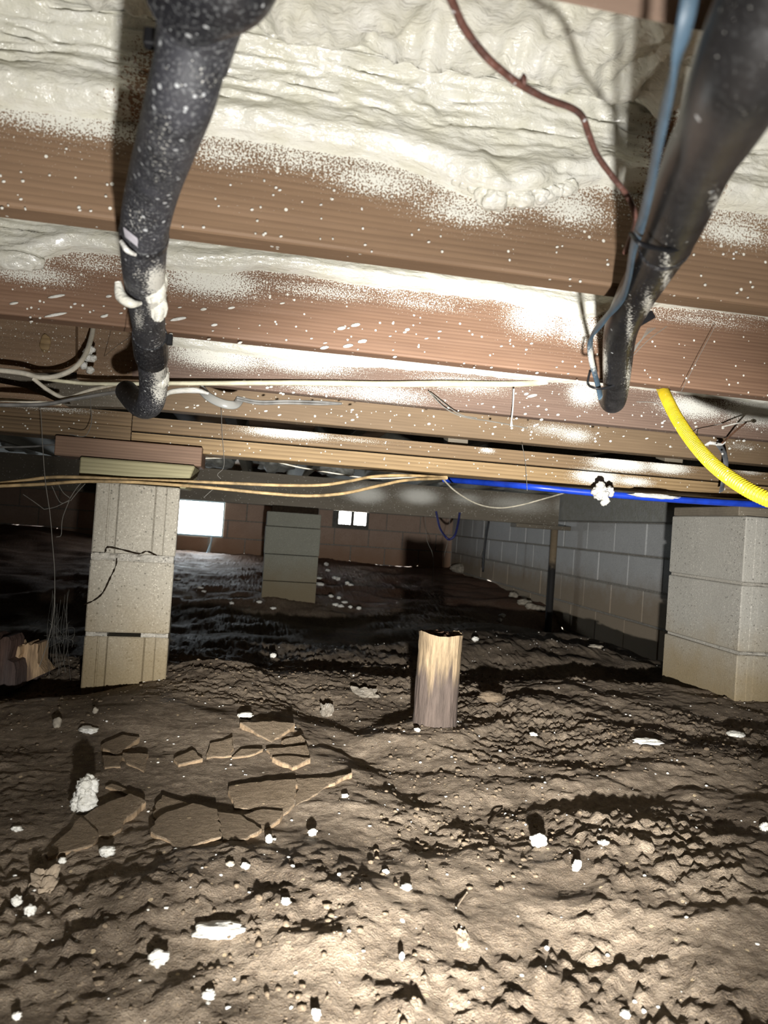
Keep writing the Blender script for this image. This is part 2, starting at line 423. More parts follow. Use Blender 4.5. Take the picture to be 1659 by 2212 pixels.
mt, nt, b = newmat('clear_plastic'); b.inputs['Base Color'].default_value = (0.62, 0.62, 0.58, 1); b.inputs['Roughness'].default_value = 0.25; b.inputs['Transmission Weight'].default_value = 0.5; M['clear'] = mt

# rotten wood of the two stumps: pale on top, greyer below
def stump_mat(name, z0, z1, pale, grey):
    mt, nt, b = newmat(name); g = N(nt, 'ShaderNodeNewGeometry'); P = g.outputs['Position']
    mp = N(nt, 'ShaderNodeMapping'); mp.inputs['Scale'].default_value = (1, 1, 0.1); nt.links.new(P, mp.inputs[0]); v = mp.outputs[0]
    n1 = noise(nt, v, 130, 4, 0.7); n2 = noise(nt, v, 40, 3, 0.6)
    sp = N(nt, 'ShaderNodeSeparateXYZ'); nt.links.new(P, sp.inputs[0])
    zz = mth(nt, 'ADD', sp.outputs[2], mth(nt, 'MULTIPLY', mth(nt, 'SUBTRACT', n2, 0.5), 0.22))
    c1 = mix(nt, mrange(nt, n1, 0.3, 0.7), lin(tuple(x*0.62 for x in pale)), lin(pale))
    c2 = mix(nt, mrange(nt, n1, 0.3, 0.7), lin(tuple(x*0.7 for x in grey)), lin(grey))
    c = mix(nt, mrange(nt, zz, z0, z1, 0, 1, True), c2, c1)
    nt.links.new(c, b.inputs['Base Color']); b.inputs['Roughness'].default_value = 0.9; b.inputs['Specular IOR Level'].default_value = 0.15
    bump(nt, b, n1, 0.9, 0.004); return mt

# ------------------------------------------------------------------ layout constants (world metres)
H = CZ+0.287                               # underside of the near joists
SUB = CZ+0.287+0.235                       # underside of the subfloor
XW, YW = 2.29, 8.48                        # right wall, far wall
XL, YB = -4.6, -1.6
YJ = [0.345, 0.789, 1.252, 1.74]           # near faces of the near joists
TH = 0.038
PIER = at(282, 1480, D=1.85)               # foot of the left pier, front face
STUMP = at(948, 1572, Z=CZ-0.45)
RPIER = at(1605, 1510, D=2.13)
GUL = at(770, 1600, Z=CZ-0.46); SLB = at(400, 1715, Z=CZ-0.46)
ANCH = []                                  # known ground heights (x, y, dz, radius)

# ------------------------------------------------------------------ ground
def ground(x, y, fine=True):
    x = np.asarray(x, float); y = np.asarray(y, float)
    ky = [-2, .3, 1.0, 1.6, 2.1, 2.4, 2.8, 3.2, 3.6, 4.6, 5.2, 6.5, 8.5]
    L = np.interp(y, ky, [-.45, -.452, -.466, -.472, -.456, -.49, -.480, -.57, -.63, -.65, -.59, -.52, -.45])
    R = np.interp(y, ky, [-.45, -.45, -.450, -.45, -.445, -.485, -.455, -.455, -.49, -.61, -.585, -.52, -.47])
    w = sstep(0.45, 1.0, x - 0.10*(y-2.5) + 0.25*(fbm(x*1.3, y*1.3, 41, 2)-0.5))
    z = L*(1-w) + R*w
    z = z + 0.075*np.exp(-(((x-PIER.x)/0.42)**2 + ((y-PIER.y-0.02)/0.36)**2))
    z = z + 0.022*np.exp(-(((x-STUMP.x)/0.16)**2 + ((y-STUMP.y)/0.12)**2))
    z = z - 0.30*np.exp(-((XW-0.05-x)/0.42)**2)*sstep(2.5, 3.0, y)*(1-sstep(4.6, 5.6, y))
    z = z - 0.10*sstep(-0.55, -1.1, x)*sstep(2.0, 2.5, y)*(1-sstep(4.5, 6, y))
    z = z + 0.05*sstep(-0.6, -2.6, x)*sstep(6.0, 8.3, y)
    # gully between the left mound and the stump
    gx = GUL.x + (y-GUL.y)*-0.30
    z = z - 0.020*np.exp(-((x-gx)/0.07)**2)*sstep(1.0, 1.3, y)*(1-sstep(2.0, 2.3, y))
    for ax_, ay_, dz_, r_ in ANCH: z = z + dz_*np.exp(-(((x-ax_)/r_)**2 + ((y-ay_)/r_)**2))
    far = sstep(2.6, 4.5, y)
    z = z + (0.034 + 0.05*far)*(fbm(x*2.3+3, y*3.2, 3, 3)-0.5)
    slab = np.exp(-(((x-SLB.x)/0.34)**4 + ((y-SLB.y)/0.26)**4))      # flat caked patch
    rough = (1 - 0.75*slab)*(1 - 0.7*np.exp(-(((x-PIER.x)/0.40)**2 + ((y-PIER.y+0.22)/0.34)**2)))
    wx_ = 0.5*(fbm(x*2.1, y*2.1, 13, 2)-0.5); wy_ = 0.5*(fbm(x*2.1+9, y*2.1+4, 14, 2)-0.5)
    rid = 1-np.abs(2*fbm((x+wx_)*5.5, (y+wy_)*7.0, 11, 3)-1)
    z = z + 0.016*rough*(rid-0.72)*(1-0.4*far)
    z = z + 0.052*rough*(fbm(x*3.1+40, y*4.0+7, 91, 3, 0.6)-0.5)*(1-far)
    if fine:
        n = fbm(x*26, y*30, 21, 4, 0.6)
        z = z + rough*(n-0.5)*(0.004+0.007*sstep(0.45, 0.7, fbm(x*2.2+5, y*2.2+1, 52, 2)))
        cl = fbm(x*70, y*70, 31, 3, 0.6)
        patch = sstep(0.35, 0.65, fbm(x*3.1+8, y*3.1, 51, 2))
        z = z + rough*0.016*np.maximum(cl-0.44, 0)*(0.42+1.3*patch)
    return z + CZ
for p_, r_ in 2*((at(250, 1484, D=1.85), .22), (at(40, 1512, D=1.85), .20), (at(1595, 1514, D=2.13), .25), (at(1442, 1487, D=2.5), .25), (at(620, 1296, Y=5.03), .5), (at(700, 1207, Y=8.4), .9), (at(60, 1137, Y=8.4), .9)):
    ANCH.append((p_.x, p_.y, p_.z-float(ground(np.array([p_.x]), np.array([p_.y]), False)[0]), r_))
def axis(lo, a, b, hi, d, dmax):
    A = list(np.arange(a, b, d)); s = d; v = a
    L = []
    while v > lo:
        s = min(s*1.12, dmax); v -= s; L.append(max(v, lo))
    v = A[-1]; s = d; Rr = []
    while v < hi:
        s = min(s*1.12, dmax); v += s; Rr.append(min(v, hi))
    return np.array(L[::-1]+A+Rr)
gx = axis(XL, -1.15, 1.45, XW, 0.0055, 0.06); gy = axis(YB, 0.50, 2.3, YW, 0.0055, 0.045)
GX, GY = np.meshgrid(gx, gy, indexing='ij')
GZ = ground(GX, GY)
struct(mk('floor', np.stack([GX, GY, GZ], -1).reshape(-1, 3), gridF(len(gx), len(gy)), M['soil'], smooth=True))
def gz(x, y, fine=True): return float(ground(np.array([x]), np.array([y]), fine)[0])
def onground(px, py):
    """world point on the ground seen at a photo pixel"""
    d = ray(px, py); t = np.linspace(0.4, 9, 1800)
    X = d.x*t; Y = d.y*t; Z = CZ+d.z*t
    k = np.argmax(Z < ground(X, Y, True)); return Vector((X[k], Y[k], Z[k]))

# ------------------------------------------------------------------ shell: walls of block, subfloor
def wall_blocks(parent, ax, lo, hi, courses, face, sign, mat, seed, holes=()):
    """running-bond blocks; ax 'X' or 'Y' is the run direction, face = coordinate of the joint plane"""
    cache = {}; rg = rnd(seed)
    def put(a, b, z0, z1):
        if b-a < 0.03: return
        L = round(b-a, 2); hgt = round(z1-z0, 3)
        if (L, hgt) not in cache:
            h = 0.04; V, F = boxVF(-L/2, L/2, -h, h, 0, hgt, 0.004)
            if ax == 'Y': V = [(y, x, z) for x, y, z in V]; F = [f[::-1] for f in F]
            me = bpy.data.meshes.new('concrete_block'); me.from_pydata(V, [], F); me.materials.append(mat); cache[L, hgt] = me
        o = bpy.data.objects.new('concrete_block', cache[L, hgt]); COL.objects.link(o); o.parent = parent
        off = face + sign*(0.004+rg.uniform(-0.003, 0.004)-0.04)
        o.location = ((a+b)/2, off, z0) if ax == 'X' else (off, (a+b)/2, z0)
        o.location = Vector(o.location) - Vector(parent.location)
        o.rotation_euler = (0, 0, rg.uniform(-0.006, 0.006))
    for ci, (z0, z1) in enumerate(courses):
        p = hi - (0.2 if ci % 2 else 0.0); edges = [hi]
        if ci % 2: edges.append(p)
        while p > lo: p -= 0.4; edges.append(max(p, lo))
        for b, a in zip(edges[:-1], edges[1:]):
            segs = [(a+0.006, b-0.006)]
            for (h0, h1, hz0, hz1) in holes:
                if hz0 < z1-0.02 and hz1 > z0+0.02:
                    ns = []
                    for s0, s1 in segs:
                        if h1 <= s0 or h0 >= s1: ns.append((s0, s1)); continue
                        if h0-s0 > 0: ns.append((s0, h0))
                        if s1-h1 > 0: ns.append((h1, s1))
                    segs = ns
            for s0, s1 in segs: put(s0, s1, z0+0.006, z1-0.006)
ZC = [CZ+0.112-0.2*k for k in range(6)]
courses = [(ZC[k+1], ZC[k]) for k in range(5)]
wx0 = at(364, 1120, Y=YW).x; wx1 = at(484, 1120, Y=YW).x
vx0 = at(719, 1120, Y=YW).x; vx1 = at(797, 1120, Y=YW).x
# far wall core with the two openings cut out
parts = [boxVF(XL-0.2, wx0, YW+0.002, YW+0.2, -0.5, ZC[0]), boxVF(wx0, wx1, YW+0.002, YW+0.2, -0.5, ZC[2]),
         boxVF(wx1, vx0, YW+0.002, YW+0.2, -0.5, ZC[0]), boxVF(vx0, vx1, YW+0.002, YW+0.2, -0.5, ZC[1]),
         boxVF(vx1, XW+0.2, YW+0.002, YW+0.2, -0.5, ZC[0]), boxVF(XL-0.2, XW+0.2, YW-0.06, YW+0.2, ZC[0], SUB+0.1)]
V, F = cat(parts)
wf = struct(mk('wall_far', V, F, M['mortarw'], loc=(0, YW, -0.2)))
wall_blocks(wf, 'X', XL+1.4, XW, courses[:4], YW, -1, M['wallF'], 3, [(wx0, wx1, ZC[2], ZC[0]), (vx0, vx1, ZC[1], ZC[0])])
V, F = cat([boxVF(XW+0.002, XW+0.2, YB, YW+0.2, -0.5, ZC[0])])
wr = struct(mk('wall_right', V, F, M['mortarw'], loc=(XW, 4, -0.2)))
wall_blocks(wr, 'Y', 2.0, YW-0.01, courses, XW, -1, M['wallR'], 5)
struct(box('trim_1', XW-0.10, XW+0.2, YB, YW-0.07, ZC[0]+0.001, SUB-0.001, M['foamgrey']))['label'] = 'grey coated sill and rim above the right block wall'
struct(box('wall_left', XL-0.2, XL, YB-0.2, YW, -0.5, SUB, M['wallF']))
struct(box('wall_back', XL, XW+0.2, YB-0.2, YB, -0.5, SUB, M['wallF']))
struct(box('ceiling', XL-0.2, XW+0.2, YB-0.2, YW+0.2, SUB, SUB+0.03, M['ply']))
# window in the far wall: thin painted frame round the open hatch
wz0, wz1 = ZC[2], ZC[0]
f = 0.018
V, F = cat([boxVF(wx0, wx1, YW+0.02, YW+0.14, wz0, wz0+f), boxVF(wx0, wx1, YW+0.02, YW+0.14, wz1-f, wz1),
            boxVF(wx0, wx0+f, YW+0.02, YW+0.14, wz0+f, wz1-f), boxVF(wx1-f, wx1, YW+0.02, YW+0.14, wz0+f, wz1-f)])
wn = struct(mk('window_1', V, F, M['frame'], loc=((wx0+wx1)/2, YW+0.02, wz0)))
mt = bpy.data.materials.new('clear_sheet'); mt.use_nodes = True; nt = mt.node_tree; nt.nodes.clear()
o_ = N(nt, 'ShaderNodeOutputMaterial'); tr = N(nt, 'ShaderNodeBsdfTransparent'); tr.inputs[0].default_value = (0.9, 0.96, 1, 1)
gl = N(nt, 'ShaderNodeBsdfGlossy'); gl.inputs['Roughness'].default_value = 0.1; mx = N(nt, 'ShaderNodeMixShader'); mx.inputs[0].default_value = 0.06
nt.links.new(tr.outputs[0], mx.inputs[1]); nt.links.new(gl.outputs[0], mx.inputs[2]); nt.links.new(mx.outputs[0], o_.inputs[0]); M['sheet'] = mt
box('pane', wx0+f, wx1-f, YW+0.10, YW+0.104, wz0+f, wz1-f, M['sheet'], wn, 0)
tube('torn_strip', [at(458, 1160, Y=YW-0.04), at(455, 1175, Y=YW-0.06), at(449, 1196, Y=YW-0.10)], [0.012, 0.010, 0.022], M['frame'], wn, 6, 5, 0.15, (0, 1, 0))
pd = bpy.data.lights.new('window_portal', 'AREA'); pd.shape = 'RECTANGLE'; pd.size = wx1-wx0; pd.size_y = wz1-wz0; pd.cycles.is_portal = True
po = bpy.data.objects.new('window_portal', pd); COL.objects.link(po); po.location = ((wx0+wx1)/2, YW+0.16, (wz0+wz1)/2); po.rotation_euler = (math.radians(-90), 0, 0)
# cast foundation vent: plate with two windows, three bars in each
vt = thing('foundation_vent', 'cast foundation vent with two bright barred openings in the far wall', 'vent', ((vx0+vx1)/2, YW, ZC[1]))
def vxz(px): return at(px, 1120, Y=YW).x
holes = [(vxz(732), vxz(758)), (vxz(765), vxz(791))]
za, zb = at(757, 1133, Y=YW).z, at(757, 1106, Y=YW).z
xs = [vx0, holes[0][0], holes[0][1], holes[1][0], holes[1][1], vx1]
parts = [boxVF(xs[i], xs[i+1], YW-0.012, YW+0.02, za, zb) for i in (0, 2, 4)]
parts += [boxVF(vx0, vx1, YW-0.012, YW+0.02, ZC[1]-0.003, za), boxVF(vx0, vx1, YW-0.012, YW+0.02, zb, ZC[0]-0.002)]
V, F = cat(parts); mk('plate', V, F, M['ventm'], vt, loc=((vx0+vx1)/2, YW, ZC[1]))
for a, b_ in holes:
    for k in range(3):
        x = a + (b_-a)*(k+1)/4
        box('bar', x-0.004, x+0.004, YW-0.004, YW+0.012, za, zb, M['ventm'], vt, 0)

# ------------------------------------------------------------------ joists, foam
def joist(name, y0, z0, z1, xa, xb, mat, label, sprayf, seed, dx=0.012, nf=26, group=None, cat_='joist'):
    """one sawn joist running along X; dense grid on the near face carrying the overspray amount"""
    prof = []
    b = 0.004; y1 = y0+TH
    for k in range(nf+1): prof.append((y0, z1 + (z0+b-z1)*k/nf))
    prof += [(y0+b*0.3, z0+b*0.3), (y0+b, z0), ((y0+y1)/2, z0), (y1-b, z0), (y1, z0+b), (y1, z1)]
    prof = np.array(prof); xs = np.arange(xa, xb+dx/2, dx); n = len(prof)
    X = np.repeat(xs[:,None], n, 1); Yy = np.repeat(prof[None,:,0], len(xs), 0).copy(); Z = np.repeat(prof[None,:,1], len(xs), 0).copy()
    Z += (0.006*(fbm(X*1.1+seed, X*0, seed, 2)-0.5))
    Yy += 0.0012*(vn(X*6, Z*160, seed+3)-0.5)
    sp = sprayf(X, Z); sp = np.where(Yy > y0+0.02, sp*0.5, sp)
    V = np.stack([X, Yy, Z], -1).reshape(-1, 3)
    Fq = gridF(len(xs), n, True).tolist()
    nx = len(xs)
    Fq.append(list(range(n))); Fq.append(list(range((nx-1)*n, nx*n))[::-1])
    o = mk(name, V, Fq, mat, None, loc=((xa+xb)/2, y0, z0), attr={'spray': sp.ravel()})
    return tag(o, label, cat_, group)
def edge_fn(pts, Y, jit=0.0, seed=0):
    P = [at(px, py, Y=Y) for px, py in pts]
    xs = np.array([p.x for p in P]); zs = np.array([p.z for p in P])
    def f(X):
        X = np.asarray(X, float)
        return np.interp(X, xs, zs) + jit*(fbm(X*22, X*0+1.5, seed, 3)-0.5)
    return f
def blobs(lst, Y):
    """overspray patches: (px, py, rx px, rz px, amount)"""
    out = []
    for px, py, rx, rz, a in lst:
        p = at(px, py, Y=Y); d = p.y/fw.y
        out.append((p.x, p.z, rx*d/FPX, rz*d/FPX, a))
    def f(X, Z):
        s = np.zeros_like(X)
        for x, z, ax, az, a in out:
            s = np.maximum(s, a*np.exp(-(((X-x)/ax)**2 + ((Z-z)/az)**2)))
        return s
    return f
E1 = [(-400, 190), (0, 240), (290, 268), (440, 297), (600, 318), (750, 342), (860, 366), (930, 392), (1000, 425), (1060, 446), (1120, 445), (1180, 432), (1240, 418), (1290, 404), (1400, 428), (1520, 452), (1659, 468), (2100, 520)]
E2 = [(-400, 500), (0, 566), (25, 582), (63, 576), (160, 547), (250, 556), (365, 585), (480, 596), (560, 588), (700, 606), (830, 626), (950, 640), (1080, 652), (1180, 678), (1230, 693), (1290, 688), (1330, 672), (1400, 664), (1520, 670), (1659, 690), (2000, 730)]
E3 = [(-400, 640), (200, 720), (365, 748), (600, 782), (700, 792), (830, 798), (1000, 810), (1180, 828), (1300, 836), (1450, 850), (1659, 880), (2000, 910)]
e1, e2, e3 = edge_fn(E1, YJ[1], 0.006, 4), edge_fn(E2, YJ[2], 0.008, 5), edge_fn(E3, YJ[3], 0.010, 6)
b1 = blobs([(150, 260, 260, 40, .75), (480, 330, 120, 40, .6), (640, 345, 200, 36, .6), (820, 390, 160, 45, .7), (1000, 455, 130, 40, .7), (1230, 450, 120, 50, .72), (1580, 500, 130, 40, .75)], YJ[1])
b2 = blobs([(60, 590, 120, 26, .7), (200, 570, 100, 22, .55), (450, 605, 130, 42, .85), (700, 630, 200, 22, .55), (900, 655, 160, 20, .5), (1160, 690, 90, 45, .8), (1250, 705, 70, 50, .8), (1500, 690, 200, 20, .5)], YJ[2])
b3 = blobs([(470, 770, 130, 32, .85), (650, 785, 140, 26, .8), (820, 850, 150, 26, .65), (700, 842, 120, 14, .6), (1000, 830, 140, 26, .6), (1262, 850, 50, 34, .85), (1500, 880, 110, 34, .8), (1640, 890, 130, 40, .85)], YJ[3])
def sprayer(e, bl, base, fall):
    def f(X, Z):
        d = e(X)-Z                       # depth below the foam edge
        return np.clip(np.maximum(base*np.exp(-np.maximum(d, 0)/fall), bl(X, Z)) + 0.02, 0, 1)
    return f
xa, xb = -1.9, 2.15
joist('floor_joist', YJ[0], H, SUB-0.001, -2.6, XW-0.11, M['joist0'], 'brown floor joist crossing the top right corner of the photo', lambda X, Z: X*0+0.06, 1)
joist('floor_joist', YJ[1], H, SUB-0.001, -2.6, XW-0.11, M['joist1'], 'tan floor joist under the widest band of white foam', sprayer(e1, b1, .62, .022), 2)
joist('floor_joist', YJ[2], H, SUB-0.001, -2.6, XW-0.11, M['joist2'], 'reddish floor joist with white foam streaks, second below the foam', sprayer(e2, b2, .5, .014), 3)
joist('floor_joist', YJ[3], H-0.001, SUB-0.001, at(288, 780, Y=YJ[3]).x, XW-0.11, M['joist3'], 'dark floor joist behind the yellow tube and white cable', sprayer(e3, b3, .35, .014), 4)

def foam_bay(name, label, ya, yb, e, xa, xb, seed, dx=0.005, th=0.034, bare=None, extra=None, tail=0.0):
    """foam skin: down the back of joist a, across the subfloor, down the near face of joist b to its ragged edge"""
    xs = np.arange(xa, xb, dx); n1, n2, n3 = 10, 46, 64
    zl = SUB-0.08; ze = e(xs)
    X = []; Yy = []; Z = []; NY = []; NZ = []; T = []; S = []
    R = 0.03
    for k in range(n1):
        t = k/(n1-1); X.append(xs); Yy.append(xs*0+ya); Z.append(xs*0+zl+(SUB-R-zl)*t); NY.append(1); NZ.append(0); T.append(min(1, t*3)); S.append(0)
    for k in range(n2):
        t = (k+1)/(n2+1); X.append(xs); Yy.append(xs*0+ya+(yb-ya)*t); Z.append(xs*0+SUB)
        c = 0.0
        if t < 0.12: c = (0.12-t)/0.12
        if t > 0.88: c = -(t-0.88)/0.12
        NY.append(c*0.75); NZ.append(-1); T.append(1.15); S.append(1)
    for k in range(n3):
        t = k/(n3-1); X.append(xs); Yy.append(xs*0+yb); Z.append(SUB-R*0.6+(ze-SUB+R*0.6)*t); NY.append(-1); NZ.append(-0.7*max(0, 1-t*6)); T.append(1.0-0.70*sstep(0.02, 0.35, t)); S.append(2+t)
    X = np.array(X); Yy = np.array(Yy); Z = np.array(Z); NY = np.array(NY)[:,None]; NZ = np.array(NZ)[:,None]; T = np.array(T, float)[:,None]; S = np.array(S)[:,None]
    L = np.sqrt(NY**2+NZ**2); NY = NY/L; NZ = NZ/L
    arc = Yy - Z
    # lumps on the subfloor, wrinkles along the joist face
    lump = np.abs(fbm(X*24+seed, Yy*13, seed, 3)-0.5)*2
    lump2 = fbm(X*60, Yy*30, seed+2, 3)
    wq = fbm(X*12+1.2*fbm(X*7, Z*26, seed+9, 2), Z*70+1.5*fbm(X*5, Z*12, seed+19, 2), seed+4, 3, 0.6); wr = 0.5*wq + 0.7*(1-np.abs(2*wq-1)) - 0.35
    wr2 = fbm(X*70, Z*90, seed+5, 3)
    on_face = (S >= 2)
    t = np.clip(S-2, 0, 1)
    d = np.where(on_face, th*T + 0.018*(wr-0.4)*(1-0.6*sstep(.6, .75, t)) + 0.005*(wr2-0.5), th*T*(0.75+0.5*fbm(X*5, Yy*5, seed+1, 2)) + 0.034*(0.5-lump) + 0.012*(lump2-0.5))
    # rolled bead just above the ragged edge
    bead = np.exp(-((t-0.80)/0.13)**2)*(0.55+0.9*fbm(X*9, X*0, seed+6, 3))
    d = d + np.where(on_face, 0.013*bead, 0)
    if extra is not None: d = d + np.where(on_face, extra(X, Z, t), 0)
    tap = np.where(on_face, 1-sstep(0.93, 1.0, t), 1.0)
    d = d*tap - 0.004*(1-tap)
    V = np.stack([X, Yy + NY*d, Z + NZ*d], -1)
    nv = V.shape[0]; V = V.transpose(1, 0, 2).reshape(-1, 3)
    bv = np.zeros_like(X) if bare is None else bare(X, Z, t)*on_face
    bv = np.maximum(bv, 0.45*sstep(0.965, 1.0, t)*on_face + 0*X)
    o = mk(name, V, gridF(len(xs), nv), M['foam'], None, True, loc=((xa+xb)/2, yb, SUB), attr={'bare': bv.T.ravel()})
    return tag(o, label, 'insulation')
pA, pB = at(1400, 330, Y=YJ[1]), at(285, 200, Y=YJ[1])
def bare1(X, Z, t):
    a = 0.75*sstep(pA.x-0.045, pA.x+0.02, X)*(1-sstep(pA.x+0.06, pA.x+0.11, X))*sstep(0.05, 0.3, t)
    b_ = 0.62*np.exp(-((X-pB.x-0.015)/0.03)**2)*sstep(0.1, 0.5, t)
    return np.maximum(a, b_)
pd_ = at(1090, 425, Y=YJ[1])
def drip1(X, Z, t):
    w = sstep(at(880, 300, Y=YJ[1]).x, pd_.x-0.03, X)*(1-sstep(pd_.x+0.02, at(1300, 300, Y=YJ[1]).x, X))
    return w*sstep(0.5, 0.9, t)*(0.008 + 0.026*np.abs(fbm(X*30, Z*22, 77, 2)-0.35))
foam_bay('spray_foam', 'thick glossy cream spray foam filling the nearest joist bay', YJ[0]+TH, YJ[1], e1, -1.7, XW-0.12, 5, 0.0045, bare=bare1, extra=drip1)
foam_bay('spray_foam', 'strip of cream spray foam between the tan and reddish joists', YJ[1]+TH, YJ[2], e2, -1.7, XW-0.12, 15, 0.006, th=0.03)
foam_bay('spray_foam', 'thin strip of cream spray foam behind the reddish joist', YJ[2]+TH, YJ[3], e3, at(292, 760, Y=YJ[3]).x, XW-0.12, 25, 0.007, th=0.03)

# foam drip hanging off the bead
def foamlump(name, p, size, seed, label, group=None, rough=0.55, mat='foamchunk', sub=3, freq=1.8, rot=0.0, cat_='foam chunk'):
    V, F = lumpV(size, seed, rough, freq, sub)
    if rot: c, s = math.cos(rot), math.sin(rot); V = np.stack([V[:,0]*c-V[:,1]*s, V[:,0]*s+V[:,1]*c, V[:,2]], -1)
    V = V + np.asarray(p)[None,:]
    o = mk(name, V, F, M[mat], None, True, loc=(p[0], p[1], V[:,2].min()))
    return tag(o, label, cat_, group)
V = []; F = []
for k, (px, py, r) in enumerate([(1062, 434, 1.1), (1072, 424, 1.0), (1085, 414, 1.1), (1104, 428, .9), (1122, 432, .9), (1140, 426, .8), (1160, 428, .8), (1180, 420, .8), (1200, 416, .7), (1222, 410, .7), (1040, 418, .8), (1020, 408, .7), (1003, 398, .7)]):
    v, f_ = lumpV((0.017*r*(0.8+0.5*((k*7) % 5)/5), 0.015*r, 0.012*r), 30+k, 0.5, 1.3, 3); p = np.array(at(px, py-6, Y=YJ[1]-0.010)); F += (f_+len(V)).tolist(); V += (v+p).tolist()
p = at(1068, 432, Y=YJ[1]-0.018)
tag(mk('foam_drip', V, F, M['foam'], None, True, loc=tuple(p)), 'row of rounded foam drips bulging below the nearest foam band', 'foam drip')
p = at(27, 560, Y=YJ[2]-0.012)
foamlump('foam_drip', p, (0.045, 0.014, 0.018), 9, 'drooping foam blob on the reddish joist at the left edge', None, 0.3, 'foam', cat_='foam drip')
p = at(1106, 822, Y=YJ[3]-0.02)
tube('foam_drip', [at(1110, 840, Y=1.70), at(1108, 880, Y=1.70), at(1105, 908, Y=1.70), at(1105, 922, Y=1.70)], [0.0022, 0.0018, 0.002, 0.0045], M['foamchunk'])
tag(bpy.context.scene.collection.objects[-1], 'thin white foam string hanging down in front of the dark joist', 'foam drip')

# elongated spatter stuck on the joists: real flecks, uncountable
def spatter(parent, Y, spots, name='foam_spatter'):
    parts = []
    for px, py, L, wd in spots:
        p = at(px, py, Y=Y); d = p.y/fw.y
        l = L*d/FPX/2; w = wd*d/FPX/2
        V, F = ico(1)
        ang = -0.30
        v = V*np.array((l, 0.0012, w)); c, s = math.cos(ang), -math.sin(ang)
        v = np.stack([v[:,0]*c-v[:,2]*s, v[:,1], v[:,0]*s+v[:,2]*c], -1) + np.asarray(p)
        parts.append((v.tolist(), F.tolist()))
    V, F = cat(parts)
    o = mk(name, V, F, M['foamchunk'], parent, True, loc=tuple(world_loc(parent))); o['kind'] = 'stuff'; return o
J = [o for o in COL.objects if o.name.startswith('floor_joist')]
sp2 = [(122, 640, 36, 6), (120, 680, 46, 6), (30, 655, 18, 6), (225, 683, 16, 6), (385, 689, 36, 7), (440, 668, 14, 6), (500, 665, 16, 5), (463, 702, 14, 6),
       (738, 709, 20, 8), (768, 702, 22, 8), (701, 751, 20, 7), (752, 747, 24, 8), (783, 737, 22, 8), (880, 712, 12, 7), (853, 771, 10, 5), (950, 716, 10, 4), (235, 640, 12, 6), (610, 655, 12, 4)]
rg = rnd(4)
sp2 += [(rg.uniform(10, 1250), 0, rg.uniform(4, 10), rg.uniform(3, 5)) for _ in range(40)]
sp2 = [(x, (575+x*0.104+rg.uniform(45, 118)) if y == 0 else y, l, w) for x, y, l, w in sp2]
spatter(J[2], YJ[2]-0.0015, sp2)
sp3 = [(rg.uniform(380, 1640), 0, rg.uniform(4, 9), rg.uniform(3, 6)) for _ in range(90)] + [(1137, 851, 12, 6), (1150, 855, 26, 7)]
sp3 = [(x, (755+x*0.088+rg.uniform(20, 90)) if y == 0 else y, l, w) for x, y, l, w in sp3]
spatter(J[3], YJ[3]-0.0015, sp3)
sp1 = [(rg.uniform(0, 1659), 0, rg.uniform(4, 8), rg.uniform(4, 7)) for _ in range(110)]
sp1 = [(x, 280+x*0.125+rg.uniform(10, 175), l, w) for x, y, l, w in sp1]
spatter(J[1], YJ[1]-0.0015, sp1)

# ------------------------------------------------------------------ near beam on the piers: a plank, then stacked boards with a black gap
YBM = 2.03
def zline(px, py, Y=YBM): return at(px, py, Y=Y)
def beam_board(name, xa, xb, y0, y1, z0, z1, mat, parent, spf=None):
    nf = 8; xs = np.arange(xa, xb, 0.012); xs[-1] = xb
    prof = [(y0, z1)] + [(y0, z1+(z0-z1)*k/nf) for k in range(1, nf)] + [(y0, z0+0.002), (y0+0.002, z0), (y1, z0), (y1, z1)]
    prof = np.array(prof); n = len(prof)
    X = np.repeat(xs[:,None], n, 1); Yy = np.repeat(prof[None,:,0], len(xs), 0); Z = np.repeat(prof[None,:,1], len(xs), 0)
    s = X*0+0.03 if spf is None else spf(X, Z)
    Fq = gridF(len(xs), n, True).tolist(); Fq.append(list(range(n))); Fq.append(list(range((len(xs)-1)*n, len(xs)*n))[::-1])
    return mk(name, np.stack([X, Yy, Z], -1).reshape(-1, 3), Fq, mat, parent, loc=((xa+xb)/2, y0, z0), attr={'spray': s.ravel()})
xjoin = at(284, 930, Y=YBM).x
z_pt = H+0.065                                            # plank tucked under joist line
z_pb = zline(829, 929).z
z_1t = zline(829, 947).z; z_1b = zline(829, 978).z; z_2b = zline(829, 1012).z
bm = thing('support_beam', 'stacked plank beam with a long black gap, resting on the left block pier', 'beam', (0.2, YBM, z_2b))
bp = blobs([(560, 868, 250, 12, .0), (640, 935, 90, 20, .85), (1240, 940, 60, 22, .7), (1200, 930, 100, 20, .6), (1600, 965, 60, 14, .5)], YBM)
bb = blobs([(620, 936, 110, 14, .9), (760, 950, 100, 8, .5), (1052, 973, 22, 8, .8), (1340, 1003, 90, 20, 1.0), (1440, 1010, 70, 18, .9), (1290, 1030, 70, 22, .95), (1370, 1040, 60, 14, .8), (1620, 1020, 50, 10, .6), (110, 882, 120, 9, .6)], YBM)
xr = XW-0.11
beam_board('plank', at(300, 900, Y=YBM).x, xr, YBM-0.005, YBM+0.05, z_pb, z_pt, M['plank'], bm, bp)
beam_board('board', xjoin+0.001, xr, YBM, YBM+0.12, z_1b+0.0015, z_1t, M['board2'], bm, bb)
beam_board('board', xjoin+0.001, xr, YBM+0.002, YBM+0.12, z_2b, z_1b-0.003, M['board'], bm, bb)
zl = lambda px, py: at(px, py, Y=YBM).z
xl = -2.8
beam_board('board', xl, xjoin-0.001, YBM-0.004, YBM+0.12, zl(200, 915), zl(200, 884), M['board2'], bm, bb)
